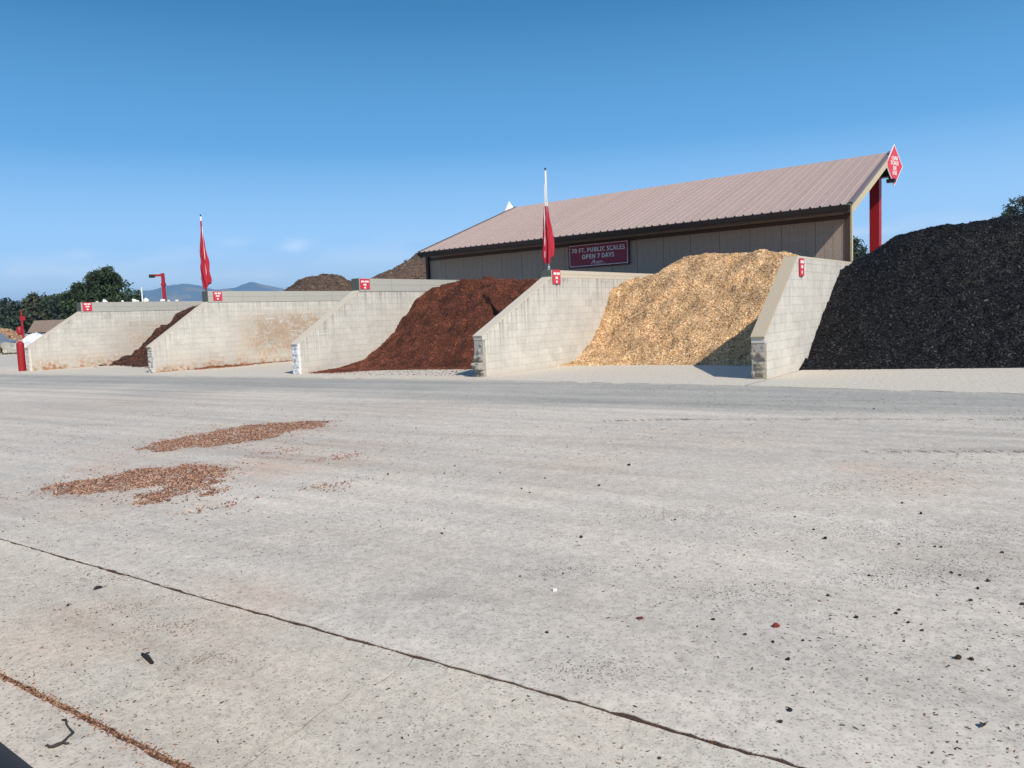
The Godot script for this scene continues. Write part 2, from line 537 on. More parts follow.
# ---------------------------------------------------------------- far hills
func hills() -> void:
	var ridge := noise(1.0, 51, 5)
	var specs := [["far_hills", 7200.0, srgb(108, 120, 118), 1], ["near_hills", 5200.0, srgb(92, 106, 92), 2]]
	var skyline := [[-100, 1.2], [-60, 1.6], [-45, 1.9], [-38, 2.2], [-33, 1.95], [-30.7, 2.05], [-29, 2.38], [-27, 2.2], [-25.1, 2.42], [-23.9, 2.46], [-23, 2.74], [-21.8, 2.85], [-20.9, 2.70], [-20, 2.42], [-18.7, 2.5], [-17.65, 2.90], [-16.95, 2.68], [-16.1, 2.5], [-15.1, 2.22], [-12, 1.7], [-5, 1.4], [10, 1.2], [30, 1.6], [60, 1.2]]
	for sp in specs:
		var mb := MB.new(); mb.use_col = true
		var n := 640; var rows := 12
		var dist: float = sp[1]
		var at := func(i: int, j: int) -> Vector3:
			var deg := -100.0 + 160.0 * i / n
			var az := deg_to_rad(deg)
			var el := curve(skyline, deg) + 0.05 * ridge.get_noise_1d(deg * 1.6)
			if sp[3] == 2: el = 1.25 + 0.9 * ridge.get_noise_1d(deg * 0.16 + 30.0) + 0.12 * ridge.get_noise_1d(deg * 1.1)
			var crest := dist * tan(deg_to_rad(el))
			var t := float(j) / rows
			var r := dist * (1.0 - 0.30 * (1.0 - t)) + dist * 0.03 * ridge.get_noise_2d(deg * 0.5, t * 4.0 + sp[3]) * (1.0 - t)
			var h := crest * pow(t, 1.25) * (1.0 + 0.30 * ridge.get_noise_2d(deg * 0.9, t * 5.0) * (1.0 - t))
			return Vector3(sin(az) * r, h - 2.0 + 3.65 * t, -cos(az) * r)
		for i in n:
			for j in rows:
				var k := ridge.get_noise_2d(i * 0.09, j * 0.6 + sp[3] * 5.0)
				var base: Color = sp[2].srgb_to_linear()
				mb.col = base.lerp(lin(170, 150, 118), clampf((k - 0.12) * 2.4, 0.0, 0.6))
				mb.quad(at.call(i, j), at.call(i + 1, j), at.call(i + 1, j + 1), at.call(i, j + 1))
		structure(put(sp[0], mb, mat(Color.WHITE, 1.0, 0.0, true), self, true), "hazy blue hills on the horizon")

# ---------------------------------------------------------------- divider walls
func wall_tex(k: int, w: Dictionary) -> ImageTexture:
	var W := 1024; var H := 320
	var big := noise(0.012, 60 + k, 4); var mid := noise(0.05, 70 + k, 4); var stv := noise(0.06, 80 + k, 3)
	var rust: float = [1.0, 0.85, 0.25, 0.16, 0.10][k]
	var tint: float = [0.40, 0.75, 0.12, 0.06, 0.05][k]
	var grime: float = [0.35, 0.4, 0.6, 0.75, 0.3][k]
	var d := PackedByteArray(); d.resize(W * H * 3)
	for x in W:
		var s := (x + 0.5) / W * WALL_L
		var top: float = w.e + (w.hc - w.e) * clampf(s / w.sc, 0.0, 1.0)
		var streak := clampf(stv.get_noise_1d(x * 1.4) * 2.2 + 0.12, 0.0, 1.0)
		var drip := clampf(stv.get_noise_1d(x * 5.0 + 900.0) * 3.0 - 0.55, 0.0, 1.0)
		for y in H:
			var hy := (1.0 - (y + 0.5) / H) * 3.2
			var n1 := big.get_noise_2d(x, y); var n2 := mid.get_noise_2d(x, y)
			var dep := maxf(0.0, top - hy)
			var f := 1.0 + 0.07 * n1 + 0.05 * n2
			f -= grime * streak * 0.40 * exp(-dep / 0.42) * (0.7 + n2)
			f += drip * 0.09 * exp(-absf(dep - 0.5) / 0.5)
			var r := 200.0; var g := 195.5; var b := 186.0
			var kk := clampf(rust * exp(-hy / [0.26, 0.24, 0.2, 0.15, 0.15][k]) * (1.0 + 1.8 * n2) * (0.65 + n1), 0.0, 0.85)
			r = lerpf(r, 150.0, kk); g = lerpf(g, 103.0, kk); b = lerpf(b, 70.0, kk)
			var zone := smoothstep(3.0, 5.5, s) * smoothstep(0.1, 0.9, hy) * (1.0 - smoothstep(1.7, 2.35, hy))
			var kt := clampf(tint * zone * (0.62 + 0.7 * n1 + 0.7 * n2), 0.0, 0.6)
			r = lerpf(r, 150.0, kt); g = lerpf(g, 118.0, kt); b = lerpf(b, 92.0, kt)
			var i := (y * W + x) * 3
			d[i] = int(clampf(r * f, 0, 255)); d[i + 1] = int(clampf(g * f, 0, 255)); d[i + 2] = int(clampf(b * f, 0, 255))
	var rr := RandomNumberGenerator.new(); rr.seed = 900 + k
	for q in [90, 120, 60, 40, 22][k]:   # bucket scrapes and lime runs
		var x0 := rr.randf_range(0.3, WALL_L - 1.0) / WALL_L * W
		var y0 := rr.randf_range(60.0, 310.0)
		var kind := rr.randf()
		var ang := rr.randf_range(-0.12, 0.1) if kind < 0.5 else (PI / 2 + rr.randf_range(-0.06, 0.06) if kind < 0.85 else rr.randf_range(-1.1, -0.5))
		var ln := rr.randf_range(12.0, 60.0) if kind < 0.5 else rr.randf_range(8.0, 45.0)
		var al := rr.randf_range(0.2, 0.7)
		var th := 2 if rr.randf() < 0.25 else 1
		for t in int(ln * 2.0):
			for o in th:
				var x := int(x0 + cos(ang) * t * 0.5); var y := int(y0 + sin(ang) * t * 0.5) + o
				if x < 0 or x >= W or y < 0 or y >= H: continue
				var i := (y * W + x) * 3
				d[i] = int(lerpf(d[i], 228, al)); d[i + 1] = int(lerpf(d[i + 1], 222, al)); d[i + 2] = int(lerpf(d[i + 2], 212, al))
	return ImageTexture.create_from_image(Image.create_from_data(W, H, false, Image.FORMAT_RGB8, d))

# a lumpy broken block end: box with its front (+z) and sides pushed about
func lump(mb: MB, lo: Vector3, hi: Vector3, amp: float, nz: FastNoiseLite, off: float) -> void:
	var n := 7
	var f := func(face: int, a: float, b: float) -> Vector3:
		var p := Vector3.ZERO
		match face:
			0: p = Vector3(a, b, 1)
			1: p = Vector3(1, b, 1.0 - a)
			2: p = Vector3(0, b, a)
			3: p = Vector3(a, 1, 1.0 - b)
			4: p = Vector3(a, 0, b)
		var q := Vector3(lerpf(lo.x, hi.x, p.x), lerpf(lo.y, hi.y, p.y), lerpf(lo.z, hi.z, p.z))
		var c := (p - Vector3(0.5, 0.5, 0.5)) * 2.0
		var edge := maxf(0.0, absf(c.y) - 0.55) * minf(0.09, amp * 0.9) + maxf(0.0, absf(c.x) - 0.7) * minf(0.08, amp)
		var k: float = p.z
		var push := nz.get_noise_3d(q.x * 9.0 + off, q.y * 9.0, q.z * 9.0)
		q.z += k * (push * amp - edge)
		q.x += k * nz.get_noise_3d(q.y * 9.0, q.z * 9.0 + off, q.x * 5.0) * amp * 0.45 * (1.0 if p.x > 0.5 else 1.0)
		return q
	for face in 5:
		for i in n:
			for j in n:
				var a0 := float(i) / n; var a1 := float(i + 1) / n; var b0 := float(j) / n; var b1 := float(j + 1) / n
				mb.quad(f.call(face, a0, b0), f.call(face, a1, b0), f.call(face, a1, b1), f.call(face, a0, b1))

func divider(k: int) -> void:
	var w: Dictionary = WALLS[k]
	var labels := ["block divider wall farthest from the black mulch, beside the red bollard", "stained block divider wall with a red flag, second from the red bollard", "block divider wall with a white rounded end, left of the red-brown mulch", "block divider wall with a flag, between red-brown mulch and tan wood chips", "block divider wall without a cap course, between tan wood chips and black mulch"]
	var root := thing("divider_wall", labels[k], "wall", Transform3D(Basis(N, Vector3.UP, -B), w.s), "concrete block walls dividing the bins")
	var TH := 0.30
	var outline := PackedVector2Array([Vector2(0, 0), Vector2(WALL_L, 0), Vector2(WALL_L, w.hc), Vector2(w.sc, w.hc), Vector2(0, w.e)])
	var to3 := func(s: float, y: float, d: float) -> Vector3: return Vector3(d, y, -s)
	# the mortar between the blocks, a little behind their faces
	var core := MB.new()
	core.prism(PackedVector2Array([Vector2(0.012, 0), Vector2(WALL_L - 0.01, 0), Vector2(WALL_L - 0.01, w.hc - 0.01), Vector2(w.sc + 0.005, w.hc - 0.01), Vector2(0.012, w.e - 0.005)]), -TH + 0.004, -0.004, func(s, y, d): return Vector3(d, y, -s))
	put("mortar", core, M.mortar, root)
	var fm := mat(Color.WHITE, 0.92, 0.0, true)
	fm.albedo_texture = wall_tex(k, w)
	var uvw := func(p: Vector3) -> Vector2: return Vector2(-p.z / WALL_L, 1.0 - p.y / 3.2)
	var ends := [tri_mat(M.cement, 0.5, srgb(238, 228, 214)), tri_mat(M.cement, 0.5, srgb(222, 218, 210)), tri_mat(M.cement, 0.5, srgb(250, 250, 250)), tri_mat(M.cement, 0.5, srgb(176, 170, 158)), tri_mat(M.cement, 0.5, srgb(166, 156, 142))]
	var amp: float = [0.02, 0.06, 0.025, 0.12, 0.075][k]
	var nz := noise(0.6, 200 + k, 3)
	var list := []
	var rows := int(ceil(w.hc / 0.2))
	for r in rows:
		var y0 := r * 0.2
		var s0 := 0.0 if r % 2 == 0 else -0.2
		while s0 < WALL_L:
			var rect := PackedVector2Array([Vector2(s0 + 0.0028, y0 + 0.0028), Vector2(s0 + 0.3972, y0 + 0.0028), Vector2(s0 + 0.3972, y0 + 0.1972), Vector2(s0 + 0.0028, y0 + 0.1972)])
			for poly in Geometry2D.intersect_polygons(rect, outline):
				var ar := 0.0
				var mid := Vector2.ZERO
				for i in poly.size():
					ar += poly[i].cross(poly[(i + 1) % poly.size()]) * 0.5
					mid += poly[i] / poly.size()
				if absf(ar) > 0.0012: list.append([mid, poly, absf(ar), s0])
			s0 += 0.4
	list.sort_custom(func(a, b): return a[0].x < b[0].x)
	var rest := MB.new(); rest.use_uv = true; rest.uvf = uvw; rest.use_col = true
	var made := 0
	for e in list:
		var poly: PackedVector2Array = e[1]
		var tone := 1.0 + rng.randf_range(-0.035, 0.02)
		if rng.randf() < 0.03: tone *= 0.9
		var proud := rng.randf_range(-0.001, 0.0015)
		if e[3] <= 0.0 and e[0].y < w.e - 0.02:   # the weathered blocks of the front end
			var lo := Vector2(9, 9); var hi := Vector2(-9, -9)
			for q in poly: lo = lo.min(q); hi = hi.max(q)
			var mb := MB.new()
			var back := minf(0.11, hi.x - 0.01)
			var out: float = 0.0
			if k == 3: out = [0.02, 0.15, 0.07, -0.03, -0.05, 0.0][mini(5, int(e[0].y / 0.2))]
			if k == 4: out = [0.03, 0.0, 0.03, -0.01, 0.02, 0.0][mini(5, int(e[0].y / 0.2))]
			lump(mb, Vector3(-TH, lo.y, -back), Vector3(0.001, hi.y, -lo.x + out), amp, nz, e[0].y * 7.0 + k)
			put("end_block", mb, ends[k], root)
			if back < hi.x - 0.03:
				var cut := Geometry2D.intersect_polygons(poly, PackedVector2Array([Vector2(back, -1), Vector2(back, 4), Vector2(9, 4), Vector2(9, -1)]))
				if cut.is_empty(): continue
				poly = cut[0]
			else: continue
		var mb: MB = rest
		if made < 296:
			mb = MB.new(); mb.use_uv = true; mb.uvf = uvw; mb.use_col = true
		mb.col = Color(tone, tone, tone * 0.995)
		mb.prism(poly, -TH, proud, to3)
		if made < 296: put("block", mb, fm, root)
		made += 1
	if rest.v.size(): stuff(put("far_blocks", rest, fm, root))
	# sloping cement coping on the cut edge
	var cp := MB.new()
	var sl := Vector2(w.sc, w.hc - w.e); var un := sl.normalized(); var nn := Vector2(-un.y, un.x)
	var e0 := Vector2(-0.015, w.e - 0.012); var e1 := Vector2(w.sc + (0.0 if w.top > w.hc else 0.02), w.hc + (0.0 if w.top > w.hc else 0.005))
	var steps := 14
	for i in steps:
		var a := e0.lerp(e1, float(i) / steps); var b := e0.lerp(e1, float(i + 1) / steps)
		var ta := 0.045 + 0.012 * nz.get_noise_1d(i * 20.0); var tb := 0.045 + 0.012 * nz.get_noise_1d((i + 1) * 20.0)
		cp.prism(PackedVector2Array([a, b, b + nn * tb, a + nn * ta]), -TH - 0.004, 0.004, to3)
	put("coping", cp, M.coping if k < 4 else tri_mat(M.cement, 0.7, srgb(206, 190, 164)), root)
	if w.top > w.hc:
		var s0: float = w.sc + 0.0
		var q := 0
		while s0 < WALL_L - 0.05:
			var ln: float = minf(1.58, WALL_L - s0)
			var half: float = (w.top - w.hc) / 2.0
			for lv in 2:
				var cb := MB.new()
				var y0: float = w.hc + 0.003 + lv * (half + 0.001)
				var sh := 0.0 if lv == 0 else 0.012
				var out := 0.018 if k != 3 else 0.005
				cb.box(Vector3(-TH - out, y0, -(s0 + ln - 0.006)), Vector3(out - sh * 0.3, y0 + half - 0.004, -(s0 + 0.004)))
				put("cap_block", cb, M.cap if k != 3 else M.coping, root)
			s0 += ln; q += 1
		var ep := MB.new()
		ep.box(Vector3(-TH - 0.024, w.hc + 0.03, -w.sc), Vector3(0.016, w.top + 0.004, -w.sc + 0.035))
		put("end_plate", ep, M.cap_dark, root)
	else:
		var ct := MB.new()
		ct.box(Vector3(-TH - 0.004, w.hc + 0.002, -WALL_L), Vector3(0.004, w.hc + 0.05, -w.sc - 0.03))
		put("top_coping", ct, M.coping, root)
	# the small red sign near the top of the wall
	bin_sign(k, w)

func bin_sign(k: int, w: Dictionary) -> void:
	var sz: Vector2 = [Vector2(0.42, 0.40), Vector2(0.40, 0.36), Vector2(0.46, 0.36), Vector2(0.42, 0.42), Vector2(0.36, 0.42)][k]
	var s: float = w.sc + [0.28, 0.42, 0.26, 0.26, 0.30][k]
	var y: float = [2.76, 2.82, 2.89, 2.71, 2.50][k]
	var labels := ["small red sign on the wall beside the red bollard", "small red sign on the wall with the left flag", "small red sign on the wall left of the red-brown mulch", "small red sign under the flag in front of the building", "small red sign on the wall between tan chips and black mulch"]
	var root := thing("bin_sign", labels[k], "sign", Transform3D(Basis(B, Vector3.UP, N), w.s + B * s + Vector3(0, y, 0) + N * 0.022), "small red signs on the bin walls")
	var mb := MB.new()
	mb.box(Vector3(-sz.x / 2, -sz.y / 2, 0), Vector3(sz.x / 2, sz.y / 2, 0.012))
	put("plate", mb, M.sign_red, root)
	var rows := [[0.30, [[-0.34, -0.04], [0.03, 0.36]]], [0.02, [[-0.20, 0.22]]], [-0.30, [[-0.10, 0.10]]]]
	if k == 2 or k == 3: rows = [[0.22, [[-0.40, -0.05], [0.02, 0.40]]], [-0.08, [[-0.16, 0.14]]], [-0.36, [[-0.10, 0.08]]]]
	for r in rows:
		for b in r[1]:   # words too small to read: an uneven pale band each
			var pr := MB.new()
			var poly := PackedVector2Array()
			var cnt := 7
			for i in cnt: poly.append(Vector2(lerpf(b[0], b[1], i / 6.0) * sz.x, (r[0] - 0.06 - (0.03 if i % 2 else 0.0)) * sz.y))
			for i in cnt: poly.append(Vector2(lerpf(b[1], b[0], i / 6.0) * sz.x, (r[0] + 0.06 + (0.04 if i % 3 else 0.0)) * sz.y))
			pr.prism(poly, 0.0125, 0.016, func(x, y, d): return Vector3(x, y, d))
			put("lettering", pr, M.white, root)
	if k == 4 or k == 3:
		var ps := MB.new()
		ps.box(Vector3(-0.02, -sz.y / 2 - 0.05, -0.02), Vector3(0.02, sz.y / 2, -0.001))
		put("batten", ps, M.cap_dark, root)

func back_wall() -> void:
	var root := thing("rear_wall", "plain concrete wall closing the backs of the bins", "wall")
	var mb := MB.new()
	for k in 4:
		var a: Vector3 = WALLS[k].s + B * (WALL_L + 0.02); var b: Vector3 = WALLS[k + 1].s + B * (WALL_L + 0.02)
		var h := 2.3
		var t := B * 0.3
		var u := Vector3(0, h, 0)
		mb.quad(a, b, b + u, a + u); mb.quad(b + t, a + t, a + t + u, b + t + u)
		mb.quad(a + u, b + u, b + t + u, a + t + u)
		mb.quad(a, a + u, a + t + u, a + t); mb.quad(b, b + t, b + t + u, b + u)
	put("panel", mb, M.mortar, root)

# ---------------------------------------------------------------- the scale building
func fit_text(txt: String, width: float, height: float, depth := 0.012, font := "Droid Sans") -> TextMesh:
	var t := TextMesh.new()
	var f := SystemFont.new(); f.font_names = PackedStringArray([font])
	f.font_weight = 700
	t.font = f
	t.text = txt
	t.font_size = 64
	t.pixel_size = 0.01
	t.depth = 0.01
	var bb := t.get_aabb().size
	t.pixel_size = 0.01 * minf(width / maxf(bb.x, 0.01), height / maxf(bb.y, 0.01))
	t.depth = depth
	return t

func building() -> void:
	var yaw := deg_to_rad(51.0)
	var X := Vector3(sin(yaw), 0, cos(yaw)); var Z := Vector3(-cos(yaw), 0, sin(yaw))
	var eave_r := Vector3(11.49, 0, -27.0)
	var o := eave_r - Z * 1.0 - X * 0.28
	var root := thing("scale_building", "taupe metal building with a single-slope pinkish-brown ribbed roof", "building", Transform3D(Basis(X, Vector3.UP, Z), o))
	var L := 20.45
	var EY := 4.86; var RY := 7.66
	var siding := tri_mat(M.cement, 1.7, srgb(200, 178, 158), 0.75, true)
	var trim := mat(srgb(84, 66, 54), 0.6)
	var cream := tri_mat(M.cement, 1.0, srgb(222, 206, 170), 0.7)
	var gut := mat(srgb(34, 27, 25), 0.45)
	var roofm := tri_mat(M.cement, 3.1, srgb(196, 174, 165), 0.7, true)
	roofm.metallic_specular = 0.3
	# grooved siding sheets
	var wtop := 5.1
	var sheets := 17
	var pw := L / sheets
	for i in sheets:
		var mb := MB.new(); mb.use_col = true
		var tn := 1.0 + rng.randf_range(-0.035, 0.03)
		mb.col = Color(tn, tn, tn)
		var x0 := -L + i * pw + 0.004
		var n := 4
		var gw := (pw - 0.008) / n
		for g in n:
			var a := x0 + g * gw
			mb.box(Vector3(a + 0.010, 0.05, -0.06), Vector3(a + gw - 0.010, wtop, 0.0))
			mb.box(Vector3(a + gw - 0.010, 0.05, -0.06), Vector3(a + gw + 0.010 if g < n - 1 else a + gw, wtop, -0.007))
		mb.box(Vector3(x0, 0.05, -0.06), Vector3(x0 + 0.010, wtop, -0.014))
		put("siding_sheet", mb, siding, root)
	var ct := MB.new(); ct.box(Vector3(-0.005, 0.05, -0.10), Vector3(0.05, wtop - 0.02, 0.025)); put("corner_trim", ct, cream, root)
	var cb := MB.new(); cb.box(Vector3(-0.20, 0.05, 0.002), Vector3(-0.006, wtop - 0.35, 0.024)); put("corner_board", cb, trim, root)
	var fr := MB.new(); fr.box(Vector3(-L, 4.47, 0.002), Vector3(-0.006, 4.62, 0.03)); put("frieze_board", fr, trim, root)
	# roof: deck, ribbed metal panels, gutter, rake boards
	var xr0 := 0.28; var xl0 := -20.0; var xr1 := -0.42; var xl1 := -20.2
	var rp := func(u: float, t: float, lift: float) -> Vector3:   # u along the eave 0..1 (left to right), t up the slope 0..1
		return Vector3(lerpf(lerpf(xl0, xl1, t), lerpf(xr0, xr1, t), u), lerpf(EY, RY, t) + lift, lerpf(1.0, -7.0, t))
	var roof := MB.new()
	roof.quad(rp.call(0, 0, -0.10), rp.call(0, 1, -0.10), rp.call(1, 1, -0.10), rp.call(1, 0, -0.10))
	roof.quad(rp.call(0, 0, -0.012), rp.call(1, 0, -0.012), rp.call(1, 1, -0.012), rp.call(0, 1, -0.012))
	roof.quad(rp.call(0, 0, -0.10), rp.call(1, 0, -0.10), rp.call(1, 0, -0.012), rp.call(0, 0, -0.012))
	roof.quad(rp.call(1, 1, -0.10), rp.call(0, 1, -0.10), rp.call(0, 1, -0.012), rp.call(1, 1, -0.012))
	roof.quad(rp.call(0, 1, -0.10), rp.call(0, 0, -0.10), rp.call(0, 0, -0.012), rp.call(0, 1, -0.012))
	roof.quad(rp.call(1, 0, -0.10), rp.call(1, 1, -0.10), rp.call(1, 1, -0.012), rp.call(1, 0, -0.012))
	var rf := put("roof", roof, gut, root)
	var np := 60
	for i in np:
		var mb := MB.new(); mb.use_col = true
		var tn := 1.0 + rng.randf_range(-0.05, 0.035)
		mb.col = Color(tn, tn * rng.randf_range(0.985, 1.0), tn * rng.randf_range(0.985, 1.0))
		var u0 := float(i) / np; var u1 := float(i + 1) / np
		var prof := [[0.0, 0.0], [0.035, 0.0], [0.07, 0.030], [0.14, 0.030], [0.175, 0.0], [0.42, 0.0], [0.44, 0.007], [0.50, 0.007], [0.52, 0.0], [0.74, 0.0], [0.76, 0.007], [0.82, 0.007], [0.84, 0.0], [1.0, 0.0]]
		for q in prof.size() - 1:
			var a: float = lerpf(u0, u1, prof[q][0]); var b: float = lerpf(u0, u1, prof[q + 1][0])
			var la: float = prof[q][1] + 0.004; var lb: float = prof[q + 1][1] + 0.004
			mb.quad(rp.call(a, -0.006, la), rp.call(b, -0.006, lb), rp.call(b, 1.004, lb), rp.call(a, 1.004, la))
			mb.quad(rp.call(a, -0.006, -0.02), rp.call(b, -0.006, -0.02), rp.call(b, -0.006, lb), rp.call(a, -0.006, la))
		put("roof_panel", mb, roofm, rf)
		var plug := MB.new()   # dark closure under the rib end
		var uc := lerpf(u0, u1, 0.112)
		var pc: Vector3 = rp.call(uc, -0.007, 0.02)
		plug.box(pc + Vector3(-0.034, -0.03, 0.0), pc + Vector3(0.034, 0.024, 0.012))
		put("rib_closure", plug, gut, rf)
	var gt := MB.new()
	gt.prism(PackedVector2Array([Vector2(0.0, -0.02), Vector2(0.0, -0.20), Vector2(0.10, -0.20), Vector2(0.135, -0.06), Vector2(0.135, -0.035)]), xl0, xr0 - 0.02, func(a, b, d): return Vector3(d, EY + b, 1.04 + a))
	put("gutter", gt, gut, root)
	var fa := MB.new(); fa.box(Vector3(xl0, EY - 0.28, 1.0), Vector3(xr0 - 0.02, EY - 0.021, 1.035)); put("fascia", fa, trim, root)
	for side in 2:
		var rk := MB.new()
		var u := 1.0 if side else 0.0
		var ox := 0.012 if side else -0.012
		for f in 1:
			var a: Vector3 = rp.call(u, -0.004, 0.0); var b: Vector3 = rp.call(u, 1.0, 0.0)
			var dn := Vector3(0, -0.34, 0); var th := Vector3(0.05 if side else -0.05, 0, 0); var off := Vector3(ox, 0, 0)
			a += off; b += off
			rk.quad(a + dn, a, b, b + dn); rk.quad(a + th + dn, b + th + dn, b + th, a + th)
			rk.quad(a, a + th, b + th, b); rk.quad(a + dn, b + dn, b + th + dn, a + th + dn)
			rk.quad(a + dn, a + th + dn, a + th, a); rk.quad(b + dn, b, b + th, b + th + dn)
		put("rake_board", rk, cream, root)
		var cap := MB.new()
		var a2: Vector3 = rp.call(u, -0.006, 0.0); var b2: Vector3 = rp.call(u, 1.004, 0.0)
		var s1 := Vector3(0.075 if side else -0.075, 0, 0); var s0 := Vector3(-0.08 if side else 0.08, 0, 0)
		for pr in [[s0, s1, 0.03, 0.055]]:
			cap.quad(a2 + pr[0] + Vector3(0, pr[3], 0), a2 + pr[1] + Vector3(0, pr[3], 0), b2 + pr[1] + Vector3(0, pr[3], 0), b2 + pr[0] + Vector3(0, pr[3], 0))
			cap.quad(a2 + pr[1] + Vector3(0, pr[3], 0), a2 + pr[1] + Vector3(0, -0.05, 0), b2 + pr[1] + Vector3(0, -0.05, 0), b2 + pr[1] + Vector3(0, pr[3], 0))
		put("rake_flashing", cap, mat(srgb(120, 105, 104), 0.5), root)
	# beam under the high edge, red posts
	var bm := MB.new()
	bm.box(Vector3(xl1 + 0.1, RY - 1.02, -7.02), Vector3(xr1 + 0.30, RY - 0.36, -6.62))
	put("beam", bm, gut, root)
	for x in [-0.96, -7.0, -13.4, -19.8]:
		var pm := MB.new()
		pm.box(Vector3(x - 0.19, 0, -7.05), Vector3(x + 0.19, RY - 1.022, -6.67))
		put("post", pm, M.red, root)
	# downspout at the far end
	var ds := MB.new()
	ds.box(Vector3(-L - 0.02, 0.2, 0.03), Vector3(-L + 0.14, 4.75, 0.16))
	put("downspout", ds, gut, root)
	var flood := MB.new()
	flood.box(Vector3(xr1 + 0.05, RY - 1.32, -6.4), Vector3(xr1 + 0.36, RY - 1.18, -6.16))
	flood.box(Vector3(xr1 + 0.12, RY - 1.18, -6.62), Vector3(xr1 + 0.18, RY - 1.03, -6.2))
	put("floodlight", flood, M.dark, root)

	# maroon sign board
	var sg := thing("scales_sign", "maroon board reading 70 FT. PUBLIC SCALES OPEN 7 DAYS on the building", "sign", Transform3D(Basis(X, Vector3.UP, Z), o + X * (-10.26) + Vector3(0, 4.03, 0) + Z * 0.035))
	var bd := MB.new(); bd.box(Vector3(-1.53, -0.52, 0), Vector3(1.53, 0.52, 0.05)); put("board", bd, mat(srgb(60, 34, 40), 0.5), sg)
	var fc := MB.new(); fc.box(Vector3(-1.49, -0.48, 0.051), Vector3(1.49, 0.48, 0.056)); put("face", fc, M.maroon, sg)
	var bl := MB.new()
	for q in [[-1.46, 0.43, 1.46, 0.455], [-1.46, -0.455, 1.46, -0.43], [-1.46, -0.429, -1.435, 0.429], [1.435, -0.429, 1.46, 0.429]]:
		bl.box(Vector3(q[0], q[1], 0.057), Vector3(q[2], q[3], 0.061))
	put("border", bl, M.white, sg)
	inst("lettering", fit_text("70 FT. PUBLIC SCALES", 2.66, 0.27), M.white, sg, Transform3D(Basis(), Vector3(0, 0.22, 0.064)))
	inst("lettering", fit_text("OPEN 7 DAYS", 1.60, 0.25), M.white, sg, Transform3D(Basis(), Vector3(0, -0.06, 0.064)))
	var lg := MB.new()   # the handwritten mark: a tall slanted first letter, a wavy tail and an underline
	lg.tube([Vector3(-0.36, -0.40, 0.066), Vector3(-0.26, -0.29, 0.066), Vector3(-0.19, -0.19, 0.066), Vector3(-0.17, -0.28, 0.066), Vector3(-0.16, -0.38, 0.066)], [0.010, 0.018, 0.018, 0.018, 0.014], 6)
	lg.tube([Vector3(-0.27, -0.32, 0.066), Vector3(-0.14, -0.30, 0.066)], [0.012, 0.012], 6)
	var wv := []; var wr := []
	for i in 25:
		var t := i / 24.0
		wv.append(Vector3(-0.12 + 0.38 * t, -0.32 + 0.035 * sin(t * 25.0) + 0.02 * t, 0.066)); wr.append(0.014)
	lg.tube(wv, wr, 6)
	lg.tube([Vector3(-0.14, -0.395, 0.066), Vector3(0.38, -0.385, 0.066)], [0.006, 0.009], 6)
	put("logo", lg, M.white, sg, true)

	# diamond sign at the high corner
	var dn2 := Vector3(0.62, 0, 0.785).normalized()
	var dp: Vector3 = root.transform * (Vector3(xr1 - 0.22, RY - 0.62, -6.6)) + dn2 * 0.48
	var dm := thing("diamond_sign", "red and white diamond sign at the high corner of the roof", "sign", Transform3D(Basis(Vector3.UP.cross(dn2).normalized(), Vector3.UP, dn2), dp))
	for q in [[0.70, 0.0, 0.03, M.white, "plate"], [0.655, 0.031, 0.035, M.sign_red, "face"]]:
		var r: float = q[0]
		var db := MB.new()
		db.prism(PackedVector2Array([Vector2(0, -r * 1.2), Vector2(r, 0), Vector2(0, r * 1.2), Vector2(-r, 0)]), q[1], q[2], func(a, b, d): return Vector3(a, b, d))
		put(q[4], db, q[3], dm)
	var yy := [0.28, 0.09, -0.12, -0.31]
	var tx := ["LOAD", "SCALE", "IN", "USE"]
	var wd := [0.50, 0.82, 0.30, 0.34]
	for i in 4:
		inst("lettering", fit_text(tx[i], wd[i], 0.17), M.white, dm, Transform3D(Basis(), Vector3(0, yy[i], 0.042)))

# ---------------------------------------------------------------- heaps of mulch and chips
func chip_mesh(sz: Vector3, sd: int) -> ArrayMesh:
	var r := RandomNumberGenerator.new(); r.seed = sd
	var mb := MB.new()
	var p := []
	for k in 8:
		p.append(Vector3((1 if k & 1 else -1) * sz.x * r.randf_range(0.3, 0.55), (1 if k & 2 else -1) * sz.y * r.randf_range(0.3, 0.6), (1 if k & 4 else -1) * sz.z * r.randf_range(0.3, 0.55)))
	for f in [[0, 2, 3, 1], [4, 5, 7, 6], [0, 4, 6, 2], [1, 3, 7, 5], [0, 1, 5, 4], [2, 6, 7, 3]]:
		mb.quad(p[f[0]], p[f[1]], p[f[2]], p[f[3]])
	return mb.mesh()

func clod_mesh(sd: int) -> ArrayMesh:   # an uneven little lump about 1 m long, for scaling
	var nz := noise(0.9, sd, 3)
	var mb := MB.new()
	var rows := 5; var sides := 8
	for i in rows + 1:
		for k in sides:
			var th := PI * i / rows; var an := TAU * k / sides
			var p := Vector3(sin(th) * cos(an) * 0.55, cos(th) * 0.36, sin(th) * sin(an) * 0.42)
			mb.vert(p * (1.0 + 0.9 * nz.get_noise_3dv(p * 2.4 + Vector3(sd, 0, 0))))
	for i in rows:
		for k in sides:
			var a := i * sides + k; var a2 := i * sides + (k + 1) % sides
			mb.itri(a, a2, a2 + sides); mb.itri(a, a2 + sides, a + sides)
	return mb.mesh()

func curve(tab: Array, x: float) -> float:
	if x <= tab[0][0]: return tab[0][1]
	for i in tab.size() - 1:
		if x <= tab[i + 1][0]:
			var t: float = (x - tab[i][0]) / (tab[i + 1][0] - tab[i][0])
			return lerpf(tab[i][1], tab[i + 1][1], t)
	return tab[tab.size() - 1][1]

